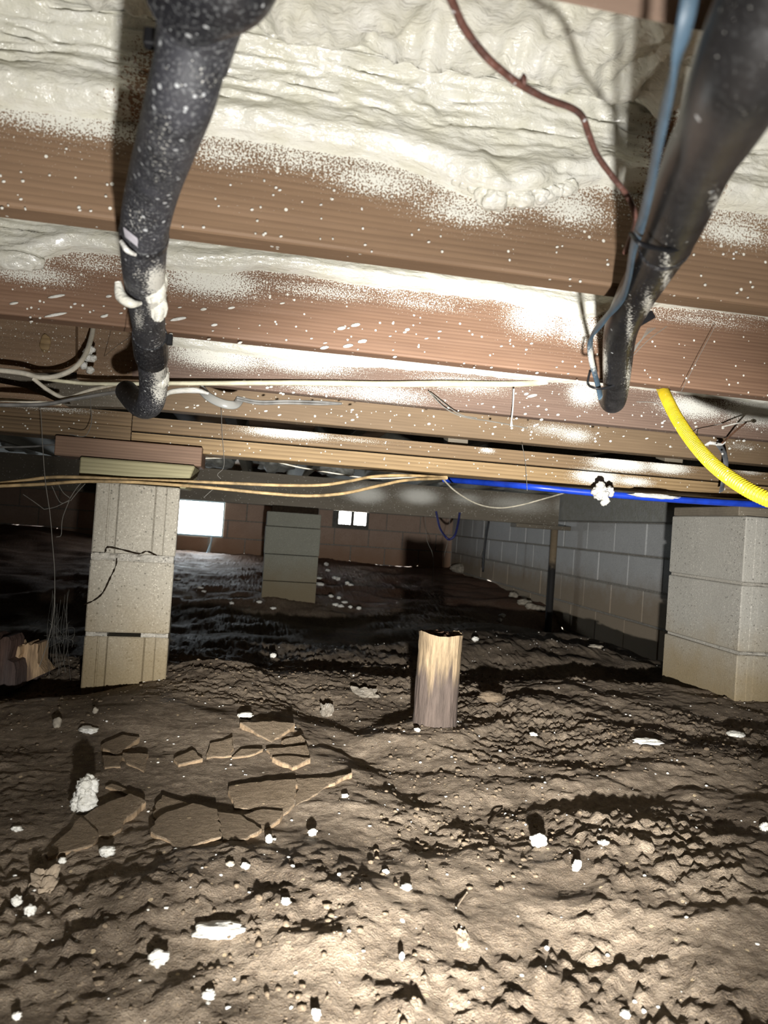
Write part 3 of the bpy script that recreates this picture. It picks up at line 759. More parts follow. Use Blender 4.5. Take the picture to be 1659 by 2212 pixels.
beam_board('board', xl, xjoin-0.001, YBM-0.004, YBM+0.12, zl(200, 948), zl(200, 915)-0.001, M['board2'], bm, bb)
for px in (1000, 1480):                                    # dark packing blocks deep in the gap
    x = at(px, 960, Y=YBM).x; V, F = boxVF(x-0.03, x+0.03, YBM+0.055, YBM+0.11, z_1t, z_pb+0.03, 0.001); mk('spacer', V, F, M['girder'], bm, loc=(x, YBM+0.06, z_1t), attr={'spray': np.zeros(len(V))})

# caps between the left pier and the beam
PT = at(282, 1046, D=1.85).z                                 # top of the left pier
zc = zl(200, 948)-0.0005
zr = at(280, 997, Y=YBM).z
V, F = boxVF(at(118, 960, Y=YBM-0.03).x, at(436, 985, Y=YBM-0.03).x, YBM-0.03, YBM+0.11, zr, zc-0.0003, 0.002)
tag(mk('wood_cap', V, F, M['capred'], loc=(at(280, 960, Y=YBM).x, YBM, zr)), 'reddish board wedged directly under the plank beam at the left pier', 'wood block')
YG = YBM-0.055
gx0, gx1 = at(172, 1000, Y=YG).x, at(420, 1020, Y=YG).x
V, F = boxVF(gx0, gx1, YG, YBM+0.12, PT+0.0005, zr-0.0005, 0.003)
V = [(x-(0.018 if x > gx1-0.01 and z < PT+0.01 else 0), y, z) for x, y, z in V]
tag(mk('wood_cap', V, F, M['capgreen'], loc=((gx0+gx1)/2, YG, PT)), 'greenish treated wood block lying on top of the left pier', 'wood block')

# ------------------------------------------------------------------ far girder and the joists beyond
YG2 = 5.12
g2b, g2t = at(829, 1109, Y=YG2).z, H
gd = blobs([(790, 1068, 60, 26, .8), (905, 1072, 60, 24, .8), (1010, 1078, 60, 20, .6), (1120, 1090, 120, 30, .6), (1230, 1095, 60, 30, .6), (560, 1050, 80, 20, .4)], YG2)
grd = thing('girder', 'dark wooden girder carried by the far block pier', 'girder', (0, YG2, g2b))
beam_board('beam', XL+0.02, XW-0.12, YG2, YG2+0.09, g2b, g2t-0.001, M['girder'], grd, gd)
ORD = ['first', 'second', 'third', 'fourth', 'fifth', 'sixth', 'seventh', 'eighth', 'ninth', 'tenth', 'eleventh']
for k in range(11):
    x = 1.93-0.41*k
    V, F = boxVF(x, x+TH, 2.20, YW-0.075, H+0.0005, SUB-0.001, 0.002)
    o = mk('far_joist', V, F, M['farj'], loc=(x, 5, H), attr={'spray': np.full(len(V), 0.05)})
    tag(o, ORD[k]+' far joist, grey from overspray and painted-in shade, above the dark girder, counted from the right wall', 'joist', 'far joists over the dark girder')
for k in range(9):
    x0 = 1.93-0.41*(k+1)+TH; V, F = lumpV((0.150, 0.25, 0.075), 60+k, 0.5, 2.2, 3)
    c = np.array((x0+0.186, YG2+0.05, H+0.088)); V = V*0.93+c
    tag(mk('foam_wad', V, F, M['foamgrey'], None, True, loc=tuple(c)), ORD[k]+' foam lump with shade put into its grey, between far joists above the girder, counted from the right wall', 'foam wad', 'foam wads above the girder')

# ------------------------------------------------------------------ block piers
def fluted(w, d, h, fl=True):
    """plan outline of a block with shallow grooves in its near end, extruded up"""
    if fl:
        g = 0.0035; e = 0.0022
        fr = [(-w/2, 0), (-w/2+0.030, 0), (-w/2+0.0315, g), (-w/2+0.034, g), (-w/2+0.0355, e), (-w/2+0.052, e), (-w/2+0.0535, g+e), (-w/2+0.056, e*0.5),
              (w/2-0.060, e*0.5), (w/2-0.058, g+e), (w/2-0.0555, e), (w/2-0.034, e), (w/2-0.0325, g), (w/2-0.030, 0), (w/2, 0)]
    else: fr = [(-w/2+w*k/14, 0) for k in range(15)]
    ch = 0.003
    fr[0] = (-w/2+ch, 0); fr[-1] = (w/2-ch, 0)
    pl = [(-w/2, ch)] + fr + [(w/2, ch), (w/2, d), (-w/2, d)]
    zs = [0, 0.003, h-0.003, h]; ins = [0.0025, 0, 0, 0.0025]
    V = []
    for z, i in zip(zs, ins):
        for x, y in pl: V.append((x*(1-2*i/w), i+y*(1-2*i/d), z))
    n = len(pl); F = []
    for a in range(3):
        for k in range(n): F.append((a*n+k, a*n+(k+1) % n, (a+1)*n+(k+1) % n, (a+1)*n+k))
    F.append(list(range(n))[::-1]); F.append(list(range(3*n, 4*n)))
    return V, F
def place(V, c, yaw):
    cs, sn = math.cos(yaw), math.sin(yaw)
    return [(c[0]+x*cs-y*sn, c[1]+x*sn+y*cs, c[2]+z) for x, y, z in V]
def mortar(parent, c, yaw, w, d, z0, z1, seed, x0=None, x1=None, out=0.0, mat='mortar', amp=0.006):
    """ragged bed of mortar: rows of points along the front, irregular proudness and edges"""
    x0 = -w/2+0.002 if x0 is None else x0; x1 = w/2-0.002 if x1 is None else x1
    n = 40; rgn = np.linspace(x0, x1, n); rows = []
    zz = [z0+0.001, z0+(z1-z0)*0.3, z0+(z1-z0)*0.7, z1-0.001]
    for k, z in enumerate(zz):
        y = -out + amp*(fbm(rgn*60, rgn*0+k*1.7, seed, 3)-0.5)*1.4
        if k in (0, 3): y = y+0.003
        rows.append([(x, yy, z + (0 if k in (1, 2) else (-1 if k == 0 else 1)*0.5*max(0, out)*vn(np.array(x*50), np.array(k*3.), seed))) for x, yy in zip(rgn, y)])
    V = [p for r in rows for p in r]; F = []
    for a in range(3):
        for k in range(n-1): F.append((a*n+k, a*n+k+1, (a+1)*n+k+1, (a+1)*n+k))
    b0 = len(V)
    V += [(x0, d-0.004, zz[0]), (x1, d-0.004, zz[0]), (x1, d-0.004, zz[3]), (x0, d-0.004, zz[3])]
    F += [(b0+1, b0, b0+3, b0+2), list(range(0, n))[::-1]+[b0, b0+1], [3*n+k for k in range(n)]+[b0+2, b0+3], [0, n, 2*n, 3*n, b0+3, b0], [n-1, b0+1, b0+2, 4*n-1, 3*n-1, 2*n-1]]
    return mk('mortar_joint', place(V, c, yaw), F, M[mat], parent, loc=tuple(world_loc(parent)))
# --- left pier
LP = thing('block_pier', 'leaning-looking left pier of three concrete blocks with a cracked middle block', 'pier', (PIER.x, PIER.y, PIER.z))
yaw = math.radians(5.5)
w, dpt = 0.200, 0.39
zj1 = at(282, 1206, D=1.85).z; zj2 = at(282, 1372, D=1.85).z
c = (at(284, 1250, D=1.85).x, PIER.y, 0)
def lblock(z0, z1, fl, dx=0.0, yw=0.0):
    V, F = fluted(w, dpt, z1-z0, fl); return mk('concrete_block', place(V, (c[0]+dx, c[1], z0), yaw+yw), F, M['conc'], LP, loc=(c[0], c[1], z0))
lblock(zj1+0.009, PT, True, 0.001)
midblock = lblock(zj2+0.005, zj1-0.007, False, 0.0, 0.01)
lblock(zj2-0.005-0.19, zj2-0.005, True, 0.0, -0.005)
mortar(LP, (c[0], c[1], 0), yaw, w, dpt, zj1-0.0075, zj1+0.0105, 7, out=0.004, amp=0.012)
mortar(LP, (c[0], c[1], 0), yaw, w, dpt, zj2-0.006, zj2+0.006, 8, x1=-w/2+0.052, out=0.000)
mortar(LP, (c[0], c[1], 0), yaw, w, dpt, zj2-0.006, zj2+0.006, 9, x0=w/2-0.068, out=0.001)
def ribbon(name, pts, parent, wpx=3.0, Y=None, D=None, mat='dark', lift=0.0015):
    P = [at(px, py, D=D, Y=Y) for px, py in pts]; P = [p - ray(0, 0).normalized()*0 for p in P]
    S = spline([tuple(p) for p in P], 4); n = len(S)
    wv = np.array([wpx*(0.5+0.9*vn(np.array(i*0.7), np.array(2.0), 5)) for i in range(n)])*(D or Y)/FPX/2
    T = np.gradient(S, axis=0); T /= np.linalg.norm(T, axis=1)[:,None]
    Nn = np.cross(T, np.array(fw)); V = np.concatenate([S+Nn*wv[:,None], S-Nn*wv[:,None], S+np.array(fw)*0.004])
    F = [(i, i+1, n+i+1, n+i) for i in range(n-1)] + [(i+1, i, 2*n+i, 2*n+i+1) for i in range(n-1)] + [(n+i, n+i+1, 2*n+i+1, 2*n+i) for i in range(n-1)]
    return mk(name, V, F, M[mat], parent, loc=tuple(world_loc(parent)))
def on_pier(px, py, out=0.0028):
    d = ray(px, py); nx, ny = math.sin(yaw), -math.cos(yaw)
    t = ((c[0]+nx*out)*nx + (c[1]+ny*out)*ny)/(d.x*nx+d.y*ny); return t
def crack(pts, wpx):
    P = []
    for px, py in pts: P.append(CAMP+ray(px, py)*on_pier(px, py))
    S = spline([tuple(p) for p in P], 5); n = len(S); rgk = rnd(3)
    wv = np.array([wpx*(0.4+1.0*rgk.random()) for i in range(n)])*1.85/FPX/2
    T = np.gradient(S, axis=0); T /= np.linalg.norm(T, axis=1)[:,None]
    nrm = np.array((math.sin(yaw), -math.cos(yaw), 0)); Nn = np.cross(T, nrm)
    V = np.concatenate([S+Nn*wv[:,None]-nrm*0.002, S-Nn*wv[:,None]-nrm*0.002, S+nrm*0.0002])
    F = [(i, i+1, 2*n+i+1, 2*n+i) for i in range(n-1)] + [(2*n+i, 2*n+i+1, n+i+1, n+i) for i in range(n-1)]
    return mk('crack', V, F, M['dark'], midblock, loc=tuple(world_loc(midblock)))
crack([(252, 1200), (250, 1222), (237, 1250), (222, 1280), (204, 1296), (180, 1307)], 3.5)
crack([(200, 1193), (225, 1194), (232, 1182), (262, 1187), (300, 1196), (318, 1191), (342, 1203)], 3.5)
# --- right pier
RP = thing('block_pier', 'grey block pier at the right edge of the photo', 'pier', (RPIER.x, RPIER.y, RPIER.z))
rx, ry = at(1603, 1260, D=2.13).x, at(1603, 1260, D=2.13).y
rt = at(1466, 1115, D=2.50).z
yr = math.radians(-1.0)
for k in range(3):
    z1 = rt-0.2*k; z0 = z1-0.19
    for s in (0, 1):
        V, F = fluted(0.194, 0.395, 0.19, True)
        off = (0.004 if k == 2 else 0.0)
        mk('concrete_block', place(V, (rx+0.099+0.2*s-off, ry-off, z0), yr), F, M['concR'], RP, loc=(rx+0.1+0.2*s, ry, z0))
for k in range(2):
    z = rt-0.2*k-0.19
    mortar(RP, (rx+0.20, ry, 0), yr, 0.392, 0.39, z-0.010, z+0.0, 20+k, out=0.002)
V, F = boxVF(rx-0.01, rx+0.42, ry+0.02, ry+0.36, rt+0.0005, at(1560, 1093, D=2.2).z, 0.002)
tag(mk('wood_cap', V, F, M['girder'], loc=(rx+0.2, ry+0.2, rt)), 'brown board lying on top of the right pier', 'wood block')
# --- far pier
fp = at(626, 1296, Y=5.10)
FP = thing('block_pier', 'dim four-course block pier standing far back under the dark girder', 'pier', (fp.x, fp.y, fp.z))
fx0, fx1 = at(571, 1200, Y=5.05).x, at(688, 1200, Y=5.05).x
ft = at(630, 1107, Y=5.05).z; fj = [at(628, y, Y=5.05).z for y in (1139, 1199, 1257)]
tops = [ft]+fj; bots = fj+[fj[-1]-0.2]
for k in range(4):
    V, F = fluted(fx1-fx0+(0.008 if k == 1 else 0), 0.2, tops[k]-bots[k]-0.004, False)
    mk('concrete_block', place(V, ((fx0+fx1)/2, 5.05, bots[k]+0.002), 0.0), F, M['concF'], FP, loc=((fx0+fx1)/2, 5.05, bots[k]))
V, F = boxVF(fx0+0.03, fx1-0.02, 5.06, 5.22, ft-0.0015, max(g2b-0.0005, ft+0.006), 0.001); mk('shim', V, F, M['dark'], FP, loc=((fx0+fx1)/2, 5.06, ft))
# --- slim post by the right wall
pp = at(1198, 1146, Y=YG2+0.03); pb = at(1188, 1335, Y=YG2+0.03)
PO = thing('support_post', 'slim rusty post with a top plate beside the right block wall', 'post', (pp.x, pp.y, pb.z))
mt, nt, b = newmat('post_steel'); g = N(nt, 'ShaderNodeNewGeometry'); sp = N(nt, 'ShaderNodeSeparateXYZ'); nt.links.new(g.outputs['Position'], sp.inputs[0])
nn = noise(nt, g.outputs['Position'], 40, 3, 0.6)
fz = mrange(nt, mth(nt, 'ADD', sp.outputs[2], mth(nt, 'MULTIPLY', nn, 0.1)), CZ-0.20, CZ-0.12)
nt.links.new(mix(nt, fz, lin((26, 24, 22)), mix(nt, nn, lin((112, 96, 74)), lin((140, 124, 100)))), b.inputs['Base Color']); b.inputs['Roughness'].default_value = 0.8
M['post'] = mt
tube('pole', [(pp.x, pp.y, gz(pp.x, pp.y)-0.04), (pp.x, pp.y, g2b-0.03)], 0.026, M['post'], PO, 14, 1)
V, F = boxVF(at(1112, 1140, Y=YG2).x, pp.x+0.10, YG2-0.03, YG2+0.10, g2b-0.030, g2b-0.0005, 0.002); mk('top_plate', V, F, M['girder'], PO, loc=(pp.x, YG2, g2b-0.03), attr={'spray': np.zeros(len(V))})

# ------------------------------------------------------------------ drain pipes
def path(lst): return [tuple(at(x, y, D=d)) for x, y, d in lst]
def pipe_mesh(name, P, r, mat, parent, seg=28, n=10, sprayf=None):
    S = spline(P, n); V, F = tubeVF(S, r, seg)
    V = np.array(V); s = np.zeros(len(V)) if sprayf is None else sprayf(V, S, seg)
    return mk(name, V, F, mat, parent, True, loc=tuple(S[-1]), attr={'spray': s})
def pix(V):
    d = V-np.array(CAMP); z = d@np.array(fw); return CX+FPX*(d@np.array(cr))/z, CY-FPX*(d@np.array(cu))/z
def spray_px(bl):
    def f(V, S, seg):
        x, y = pix(V); s = np.full(len(V), 0.04)
        for bx, by, ax, ay, a in bl: s = np.maximum(s, a*np.exp(-(((x-bx)/ax)**2+((y-by)/ay)**2)))
        return s
    return f
LPts = path([(462, -60, .40), (428, 60, .42), (394, 200, .44), (363, 300, .50), (332, 400, .575), (314, 480, .62), (310, 560, .68), (314, 640, .80), (323, 720, .95), (328, 775, 1.02), (331, 815, 1.07), (330, 850, 1.10), (322, 874, 1.13), (306, 876, 1.18), (288, 862, 1.26), (274, 846, 1.34)])
PL = thing('drain_pipe', 'black drain pipe dusted with white overspray hanging at upper left', 'pipe', LPts[-1])
PLp = pipe_mesh('pipe', LPts, 0.020, M['abs'], PL, sprayf=spray_px([(340, 610, 30, 40, .95), (335, 660, 18, 30, .9), (300, 690, 14, 30, .6), (345, 800, 22, 60, .75), (345, 840, 20, 40, .8), (300, 590, 20, 20, .4), (440, 160, 60, 60, .25), (350, 330, 40, 120, .28), (300, 480, 40, 60, .3)]))
def ring(name, P, i0, i1, r, mat, parent, seg=28, n=10, bevel=True):
    S = spline(P, n); L = len(S)-1; a, b_ = int(i0*L), max(int(i1*L), int(i0*L)+3); S = S[a:b_+1]
    k = len(S); rr = np.full(k, r); 
    if bevel: rr[0] = rr[-1] = r*0.93
    V, F = tubeVF(S, rr, seg); return mk(name, V, F, mat, parent, True, loc=tuple(S[0]))
def ring_px(name, P, y0, y1, r, mat, parent):
    S = spline(P, 30); x, y = pix(S); k = np.where((y >= y0) & (y <= y1) & (np.arange(len(S)) < len(S)*0.9))[0]
    S = S[k[0]:k[-1]+1]
    if len(S) > 6: S = S[np.linspace(0, len(S)-1, 6).astype(int)]
    rr = np.full(len(S), r); rr[0] = rr[-1] = r*0.94
    V, F = tubeVF(S, rr, 28); return mk(name, V, F, mat, parent, False, loc=tuple(S[0]))
ring_px('coupling', LPts, 722, 775, 0.0232, M['absfit'], PL)
ring_px('coupling', LPts, 500, 520, 0.0208, M['absfit'], PL)
# branch fitting at the top, turning right
pipe_mesh('branch_fitting', path([(405, -15, .40), (450, -40, .385), (495, -62, .375), (520, -140, .37), (525, -280, .365)]), [0.026, 0.026, 0.025, 0.024], M['absfit'], PL)
pipe_mesh('fitting_collar', path([(455, -40, .395), (428, 60, .419), (412, 128, .430)]), [0.0235, 0.0225, 0.0215], M['abs'], PL)
def decal_on(P, r, quad, mat, name, parent):
    """small sheet wrapped on the pipe through photo pixels"""
    S = spline(P, 30); V = []; nn = 7
    q = [np.array(p, float) for p in quad]
    for i in range(nn):
        for j in range(nn):
            u, v = i/(nn-1), j/(nn-1); p = (q[0]*(1-u)+q[1]*u)*(1-v) + (q[3]*(1-u)+q[2]*u)*v
            d = np.array(ray(*p)); C0 = np.array(CAMP)
            ts = np.linspace(0.2, 1.6, 900); pts = C0+d[None]*ts[:,None]
            dist = np.min(np.linalg.norm(pts[:,None]-S[None, ::3], axis=2), axis=1)
            k = np.argmax(dist < r+0.0008)
            if dist[k] >= r+0.0008: k = np.argmin(dist)
            V.append(pts[k])
    V = np.array(V); F = gridF(nn, nn).tolist()
    n = len(V); V2 = np.concatenate([V, V+np.array(fw)*0.001])
    return mk(name, V2, F+[[i+n for i in f[::-1]] for f in F], mat, parent, True, loc=tuple(V[0]))
decal_on(LPts, 0.020, [(266, 490), (297, 515), (297, 533), (270, 512)], M['sticker'], 'label_sticker', PLp)
tube('foam_streak', [tuple(at(262, 522, D=.618)), tuple(at(274, 540, D=.615)), tuple(at(292, 550, D=.625))], [0.0018, 0.0024, 0.0015], M['foamchunk'], PLp, 8)
def stuck(name, px, py, D, size, seed, parent, rough=0.3, rot=0):
    V, F = lumpV(size, seed, rough, 1.8, 3); p = np.array(at(px, py, D=D)); return mk(name, V+p, F, M['foam'], parent, True, loc=tuple(p), attr={'bare': np.zeros(len(V))})
tube('foam_streak', [tuple(at(255, 610, D=.735)), tuple(at(262, 640, D=.735)), tuple(at(283, 655, D=.735)), tuple(at(304, 655, D=.745))], [0.0035, 0.006, 0.005, 0.002], M['foam'], PLp, 10)
stuck('foam_blob', 338, 620, .735, (0.010, 0.008, 0.018), 31, PLp)
stuck('foam_blob', 344, 655, .79, (0.008, 0.007, 0.020), 33, PLp)
stuck('foam_blob', 352, 815, 1.06, (0.008, 0.008, 0.018), 35, PLp)
V, F = cat([boxVF(-0.006, 0.006, -0.004, 0.004, 0, 0.014, 0.001)])
p = np.array(at(362, 745, D=.97)); mk('clip', (np.array(V)+p), F, M['blk'], PL, loc=tuple(p))
p = np.array(at(338, 104, D=.43)); mk('clip', (np.array(V)*np.array((1.2, 1, .7))+p), F, M['blk'], PL, loc=tuple(p))

RPts = path([(1740, -110, .245), (1690, -20, .255), (1616, 138, .285), (1550, 277, .375), (1505, 360, .44), (1453, 495, .56), (1402, 590, .70), (1368, 650, .80), (1341, 715, .93), (1334, 780, 1.05), (1331, 835, 1.15), (1327, 862, 1.20), (1322, 868, 1.26), (1315, 858, 1.36)])
PR = thing('drain_pipe', 'smooth black drain pipe running down from the upper right corner', 'pipe', RPts[-1])
pipe_mesh('pipe', RPts, [0.0205]*8+[0.019]*3, M['abs2'], PR, sprayf=spray_px([(1440, 600, 14, 90, .6), (1400, 660, 14, 40, .7), (1360, 700, 10, 60, .6), (1305, 780, 8, 40, .75), (1360, 820, 12, 50, .55), (1545, 440, 16, 40, .5)]))
ring_px('tie_band', RPts, 705, 722, 0.0205, M['blk'], PR)
ring_px('tie_band', RPts, 520, 532, 0.0216, M['absfit'], PR)
p = np.array(at(1391, 690, D=.88)); V, F = boxVF(-0.013, 0.013, -0.004, 0.004, -0.005, 0.005, 0.001)
V = np.array(V); a = 0.6; V = np.stack([V[:,0]*math.cos(a)-V[:,2]*math.sin(a), V[:,1], V[:,0]*math.sin(a)+V[:,2]*math.cos(a)], -1)
mk('clip', V+p, F, M['blk'], PR, loc=tuple(p))
SB = path([(1500, -60, .265), (1478, 60, .275), (1452, 170, .30), (1426, 290, .355), (1405, 400, .43), (1386, 480, .51), (1368, 535, .58), (1357, 600, .68), (1342, 645, .76), (1306, 690, .84), (1277, 730, .92), (1277, 775, .99), (1291, 830, 1.09), (1297, 858, 1.14)])
S = spline(SB, 8); V, F = tubeVF(S, [0.0034, 0.0035, 0.0038, 0.0042, 0.0048, 0.0054, 0.0058, 0.0058, 0.0056, 0.0052, 0.0050], 14, 0.45, tuple(-fw))
x_, y_ = pix(np.array(V)); s_ = np.maximum(0.04, 0.9*np.exp(-(((x_-1282)/16)**2+((y_-775)/30)**2)))
tb = mk('flat_tubing', V, F, M['strapblue'], None, True, loc=tuple(S[-1]), attr={'spray': s_})
tag(tb, 'blue-grey flat tubing tied along the right black pipe', 'tubing')
def loop_tie(px, py, D, rx, rz, label):
    P = []
    for k in range(13):
        a = 2*math.pi*k/12; P.append(tuple(at(px+rx*math.cos(a)*1.0, py+rz*math.sin(a), D=D+0.02*math.sin(a))))
    o = tube('zip_tie', P, 0.0016, M['blk'], None, 6, 3); return tag(o, label, 'tie')
tag(tube('zip_tie', path([(1364, 505, .53), (1378, 522, .515), (1400, 532, .52), (1440, 540, .535), (1475, 535, .55)]), 0.0022, M['blk'], None, 8, 6, 0.6), 'black tie binding flat tubing to the right pipe near the tan joist', 'tie')
tag(tube('zip_tie', path([(1275, 800, 1.08), (1270, 828, 1.10), (1285, 838, 1.085), (1310, 838, 1.09), (1345, 825, 1.10)]), 0.0018, M['blk'], None, 8, 6), 'loose black tie near the bottom end of the right pipe', 'tie')

# ------------------------------------------------------------------ wires, tubes, cables
def cable(name, pts, r, mat, label, cat_='cable', seg=8, n=8, **kw):
    return tag(tube(name, pts, r, M[mat], None, seg, n, **kw), label, cat_)
bw = path([(940, -60, .36), (975, 0, .38), (1003, 60, .40), (1050, 122, .42), (1098, 164, .44), (1130, 186, .455), (1182, 214, .48), (1232, 232, .50), (1258, 252, .515), (1272, 290, .535), (1290, 335, .555), (1322, 380, .575), (1350, 415, .59), (1366, 445, .60), (1373, 475, .61), (1368, 498, .63), (1350, 545, .68)])
bo = thing('hanging_wire', 'dark brown wire hanging diagonally across the foam to the right pipe', 'wire', bw[-1])
S = spline(bw, 8); V, F = tubeVF(S, 0.0021+0.0004*(fbm(np.arange(len(S))*0.35, np.zeros(len(S)), 3, 2)), 10); sh = mk('sheath', V, F, M['brownwire'], bo, True, loc=bw[-1])
mk('nub', lumpV((0.0022, 0.002, 0.0035), 4, 0.4, 1.5, 2)[0]+np.array(at(1131, 172, D=.452)), ico(2)[1], M['brownwire'], sh, True, loc=bw[-1])
# yellow corrugated tube
yp = spline(path([(1405, 780, 1.55), (1425, 825, 1.45), (1440, 860, 1.36), (1463, 905, 1.28), (1497, 955, 1.20), (1540, 1003, 1.13), (1595, 1045, 1.07), (1650, 1075, 1.03), (1720, 1100, 1.0), (1850, 1135, 0.98), (2050, 1150, 1.0), (2350, 1130, 1.1), (2900, 1080, 1.15)]), 26)
seg_l = np.concatenate([[0], np.cumsum(np.linalg.norm(np.diff(yp, axis=0), axis=1))]); tot = seg_l[-1]
u = np.linspace(0, tot, int(tot/0.0006)); yp = np.stack([np.interp(u, seg_l, yp[:,k]) for k in range(3)], -1)
rr = 0.0098 + 0.0012*np.sin(u*2*math.pi/0.0048)
V, F = [], None
T = np.gradient(yp, axis=0); T /= np.linalg.norm(T, axis=1)[:,None]; Nn = np.cross(T, np.array((0, 0, 1.0))); Nn /= np.linalg.norm(Nn, axis=1)[:,None]; Bn = np.cross(T, Nn)
a = np.linspace(0, 2*math.pi, 16, endpoint=False)
V = (yp[:,None] + rr[:,None,None]*(np.cos(a)[None,:,None]*Nn[:,None]+np.sin(a)[None,:,None]*Bn[:,None])).reshape(-1, 3)
tag(mk('corrugated_tube', V, gridF(len(yp), 16, True)[:, ::-1], M['yellow'], None, True, loc=tuple(yp[-1])), 'bright yellow corrugated tube curving down at the right', 'tube')
# blue pipe and its foam
Yb = 1.93
bpipe = [tuple(at(960, 1036, Y=2.45)), tuple(at(1050, 1043, Y=2.2)), tuple(at(1130, 1050, Y=2.02)), tuple(at(1250, 1062, Y=1.96)), tuple(at(1400, 1075, Y=1.92)), tuple(at(1530, 1084, Y=1.90)), tuple(at(1659, 1091, Y=1.88)), tuple(at(1800, 1098, Y=1.86)), (1.6, 1.84, at(1800, 1098, Y=1.86).z), (XW-0.105, 1.84, at(1800, 1098, Y=1.86).z)]
cable('blue_pipe', bpipe, 0.0092, 'blue', 'bright blue water pipe under the plank beam toward the right', 'pipe', 14)
p = at(1300, 1066, Y=1.93); V = []; F = []
for k in range(26):
    rg = rnd(k+70); rk = rg.uniform(0.006, 0.0115); v, f_ = lumpV((rk, rk, rk), 80+k, 0.5, 2.0, 2); tt = rg.uniform(-1, 1)
    off = np.array((tt*0.024+rg.uniform(-0.018, 0.018), rg.uniform(-0.016, 0.0), -tt*0.020+rg.uniform(-0.014, 0.014)))
    F += (f_+len(V)).tolist(); V += (v+off+np.array(p)).tolist()
tag(mk('foam_clump', V, F, M['foamchunk'], None, True, loc=tuple(p)), 'knobbly white foam clump clinging to the blue pipe', 'foam clump')
tag(mk('foam_smear', lumpV((0.075, 0.006, 0.006), 91, 0.5, 2.0, 3)[0]+np.array(at(1415, 1072, Y=1.905)), ico(3)[1], M['foamchunk'], None, True, loc=tuple(at(1415, 1072, Y=1.9))), 'white foam smear along the blue pipe', 'foam smear')
# tan cables over the left pier
cable('tan_cable', [tuple(at(x, y, Y=Y)) for x, y, Y in ((-60, 1052, 1.90), (0, 1044, 1.90), (60, 1037, 1.91), (110, 1031, 1.92), (180, 1031, 1.93), (280, 1036, 1.945), (370, 1039, 1.945), (480, 1043, 1.94), (600, 1048, 1.94), (690, 1048, 1.94), (745, 1041, 1.95), (810, 1029, 1.99), (880, 1027, 2.02), (965, 1031, 2.1))], 0.0042, 'tan', 'upper tan electrical cable stretched past the left pier top')
cable('tan_cable', [tuple(at(x, y, Y=Y)) for x, y, Y in ((-60, 1055, 1.87), (0, 1050, 1.87), (90, 1046, 1.88), (180, 1040, 1.915), (280, 1041, 1.93), (372, 1047, 1.915), (460, 1054, 1.90), (560, 1064, 1.90), (660, 1071, 1.90), (740, 1066, 1.91), (820, 1049, 1.95), (880, 1037, 1.99), (965, 1033, 2.1))], 0.0042, 'tan', 'lower sagging tan electrical cable stretched past the left pier')
# cables at the left between the joists
yc = 1.62
def cp(l, Y=yc): return [tuple(at(x, y, Y=(q[0] if q else Y))) for x, y, *q in l]
cable('white_cable', cp([(203, 690, 1.72), (198, 725, 1.68), (183, 768, 1.64), (158, 797, 1.62), (120, 813, 1.61), (85, 815, 1.60), (50, 806, 1.60), (0, 800, 1.60), (-40, 797, 1.6)]), 0.0055, 'white', 'looping white cable dropping from the reddish joist at far left')
cable('cream_cable', cp([(95, 818, 1.64), (140, 824, 1.64), (200, 829, 1.65), (300, 829, 1.66), (365, 828, 1.69), (460, 828, 1.70), (600, 827, 1.72), (720, 828, 1.725), (830, 830, 1.725), (960, 829, 1.725), (1090, 830, 1.73), (1180, 827, 1.745)]), [0.004, 0.004, 0.0045, 0.0055, 0.007, 0.008, 0.007], 'cream', 'long cream cable along the dark joist, foam coated to the right')
cable('white_cable', cp([(72, 818, 1.60), (100, 840, 1.60), (128, 856, 1.60), (150, 859, 1.60), (180, 848, 1.61), (215, 838, 1.64), (260, 832, 1.70)]), 0.0042, 'white', 'short white cable with a rusty spot sagging at far left')
cable('white_cable', cp([(-30, 862, 1.66), (30, 865, 1.66), (90, 870, 1.66), (130, 872, 1.7)]), 0.0042, 'white', 'lowest white cable end above the beam at far left')
cable('grey_cable', cp([(-40, 874, 1.58), (30, 875, 1.58), (100, 873, 1.58), (160, 862, 1.58), (220, 852, 1.60), (290, 842, 1.66)]), 0.0068, 'grey', 'grey flat cable crossing behind the left pipe elbow', flat=0.6)
cable('foam_bead', cp([(352, 858, 1.70), (372, 846, 1.71), (420, 843, 1.71), (450, 850, 1.72)]), [0.003, 0.006, 0.007, 0.003], 'foamchunk', 'ragged white foam bead just right of the left pipe elbow', 'foam bead')
cable('cable_sheath', cp([(432, 838, 1.76), (452, 858, 1.73), (482, 872, 1.72), (508, 874, 1.73), (520, 860, 1.76)]), 0.010, 'clear', 'translucent plastic loop below the cream cable', 'plastic', 10, 8, flat=0.3, flatdir=(0, 1, 0))
for k, (dy, lab) in enumerate(((0, 'upper'), (5, 'lower'))):
    cable('grey_wire', cp([(512, 858+dy, 1.74), (560, 867+dy, 1.73), (620, 866+dy, 1.73), (690, 868+dy, 1.73), (738, 872, 1.735)]), 0.0028, 'grey', lab+' of two thin grey wires below the cream cable', 'wire')
cable('thin_wire', cp([(400, 985, 2.1), (430, 990, 2.15), (540, 986, 2.15), (580, 975, 2.12)]) , 0.0018, 'white', 'thin pale wire just under the plank beam near its left end', 'wire')
cable('thin_wire', cp([(578, 992, 2.2), (640, 1008, 2.25), (720, 1022, 2.3), (800, 1033, 2.3), (880, 1031, 2.3), (960, 1024, 2.25)]), 0.0024, 'white', 'thin pale wire sagging under the middle of the plank beam', 'wire')
cable('thin_wire', cp([(955, 1033, 2.15), (985, 1062, 2.2), (1030, 1088, 2.25), (1075, 1097, 2.3), (1120, 1092, 2.3), (1180, 1076, 2.25), (1235, 1060, 2.15)]), 0.0026, 'twine', 'pale drooping wire below the blue pipe', 'wire')
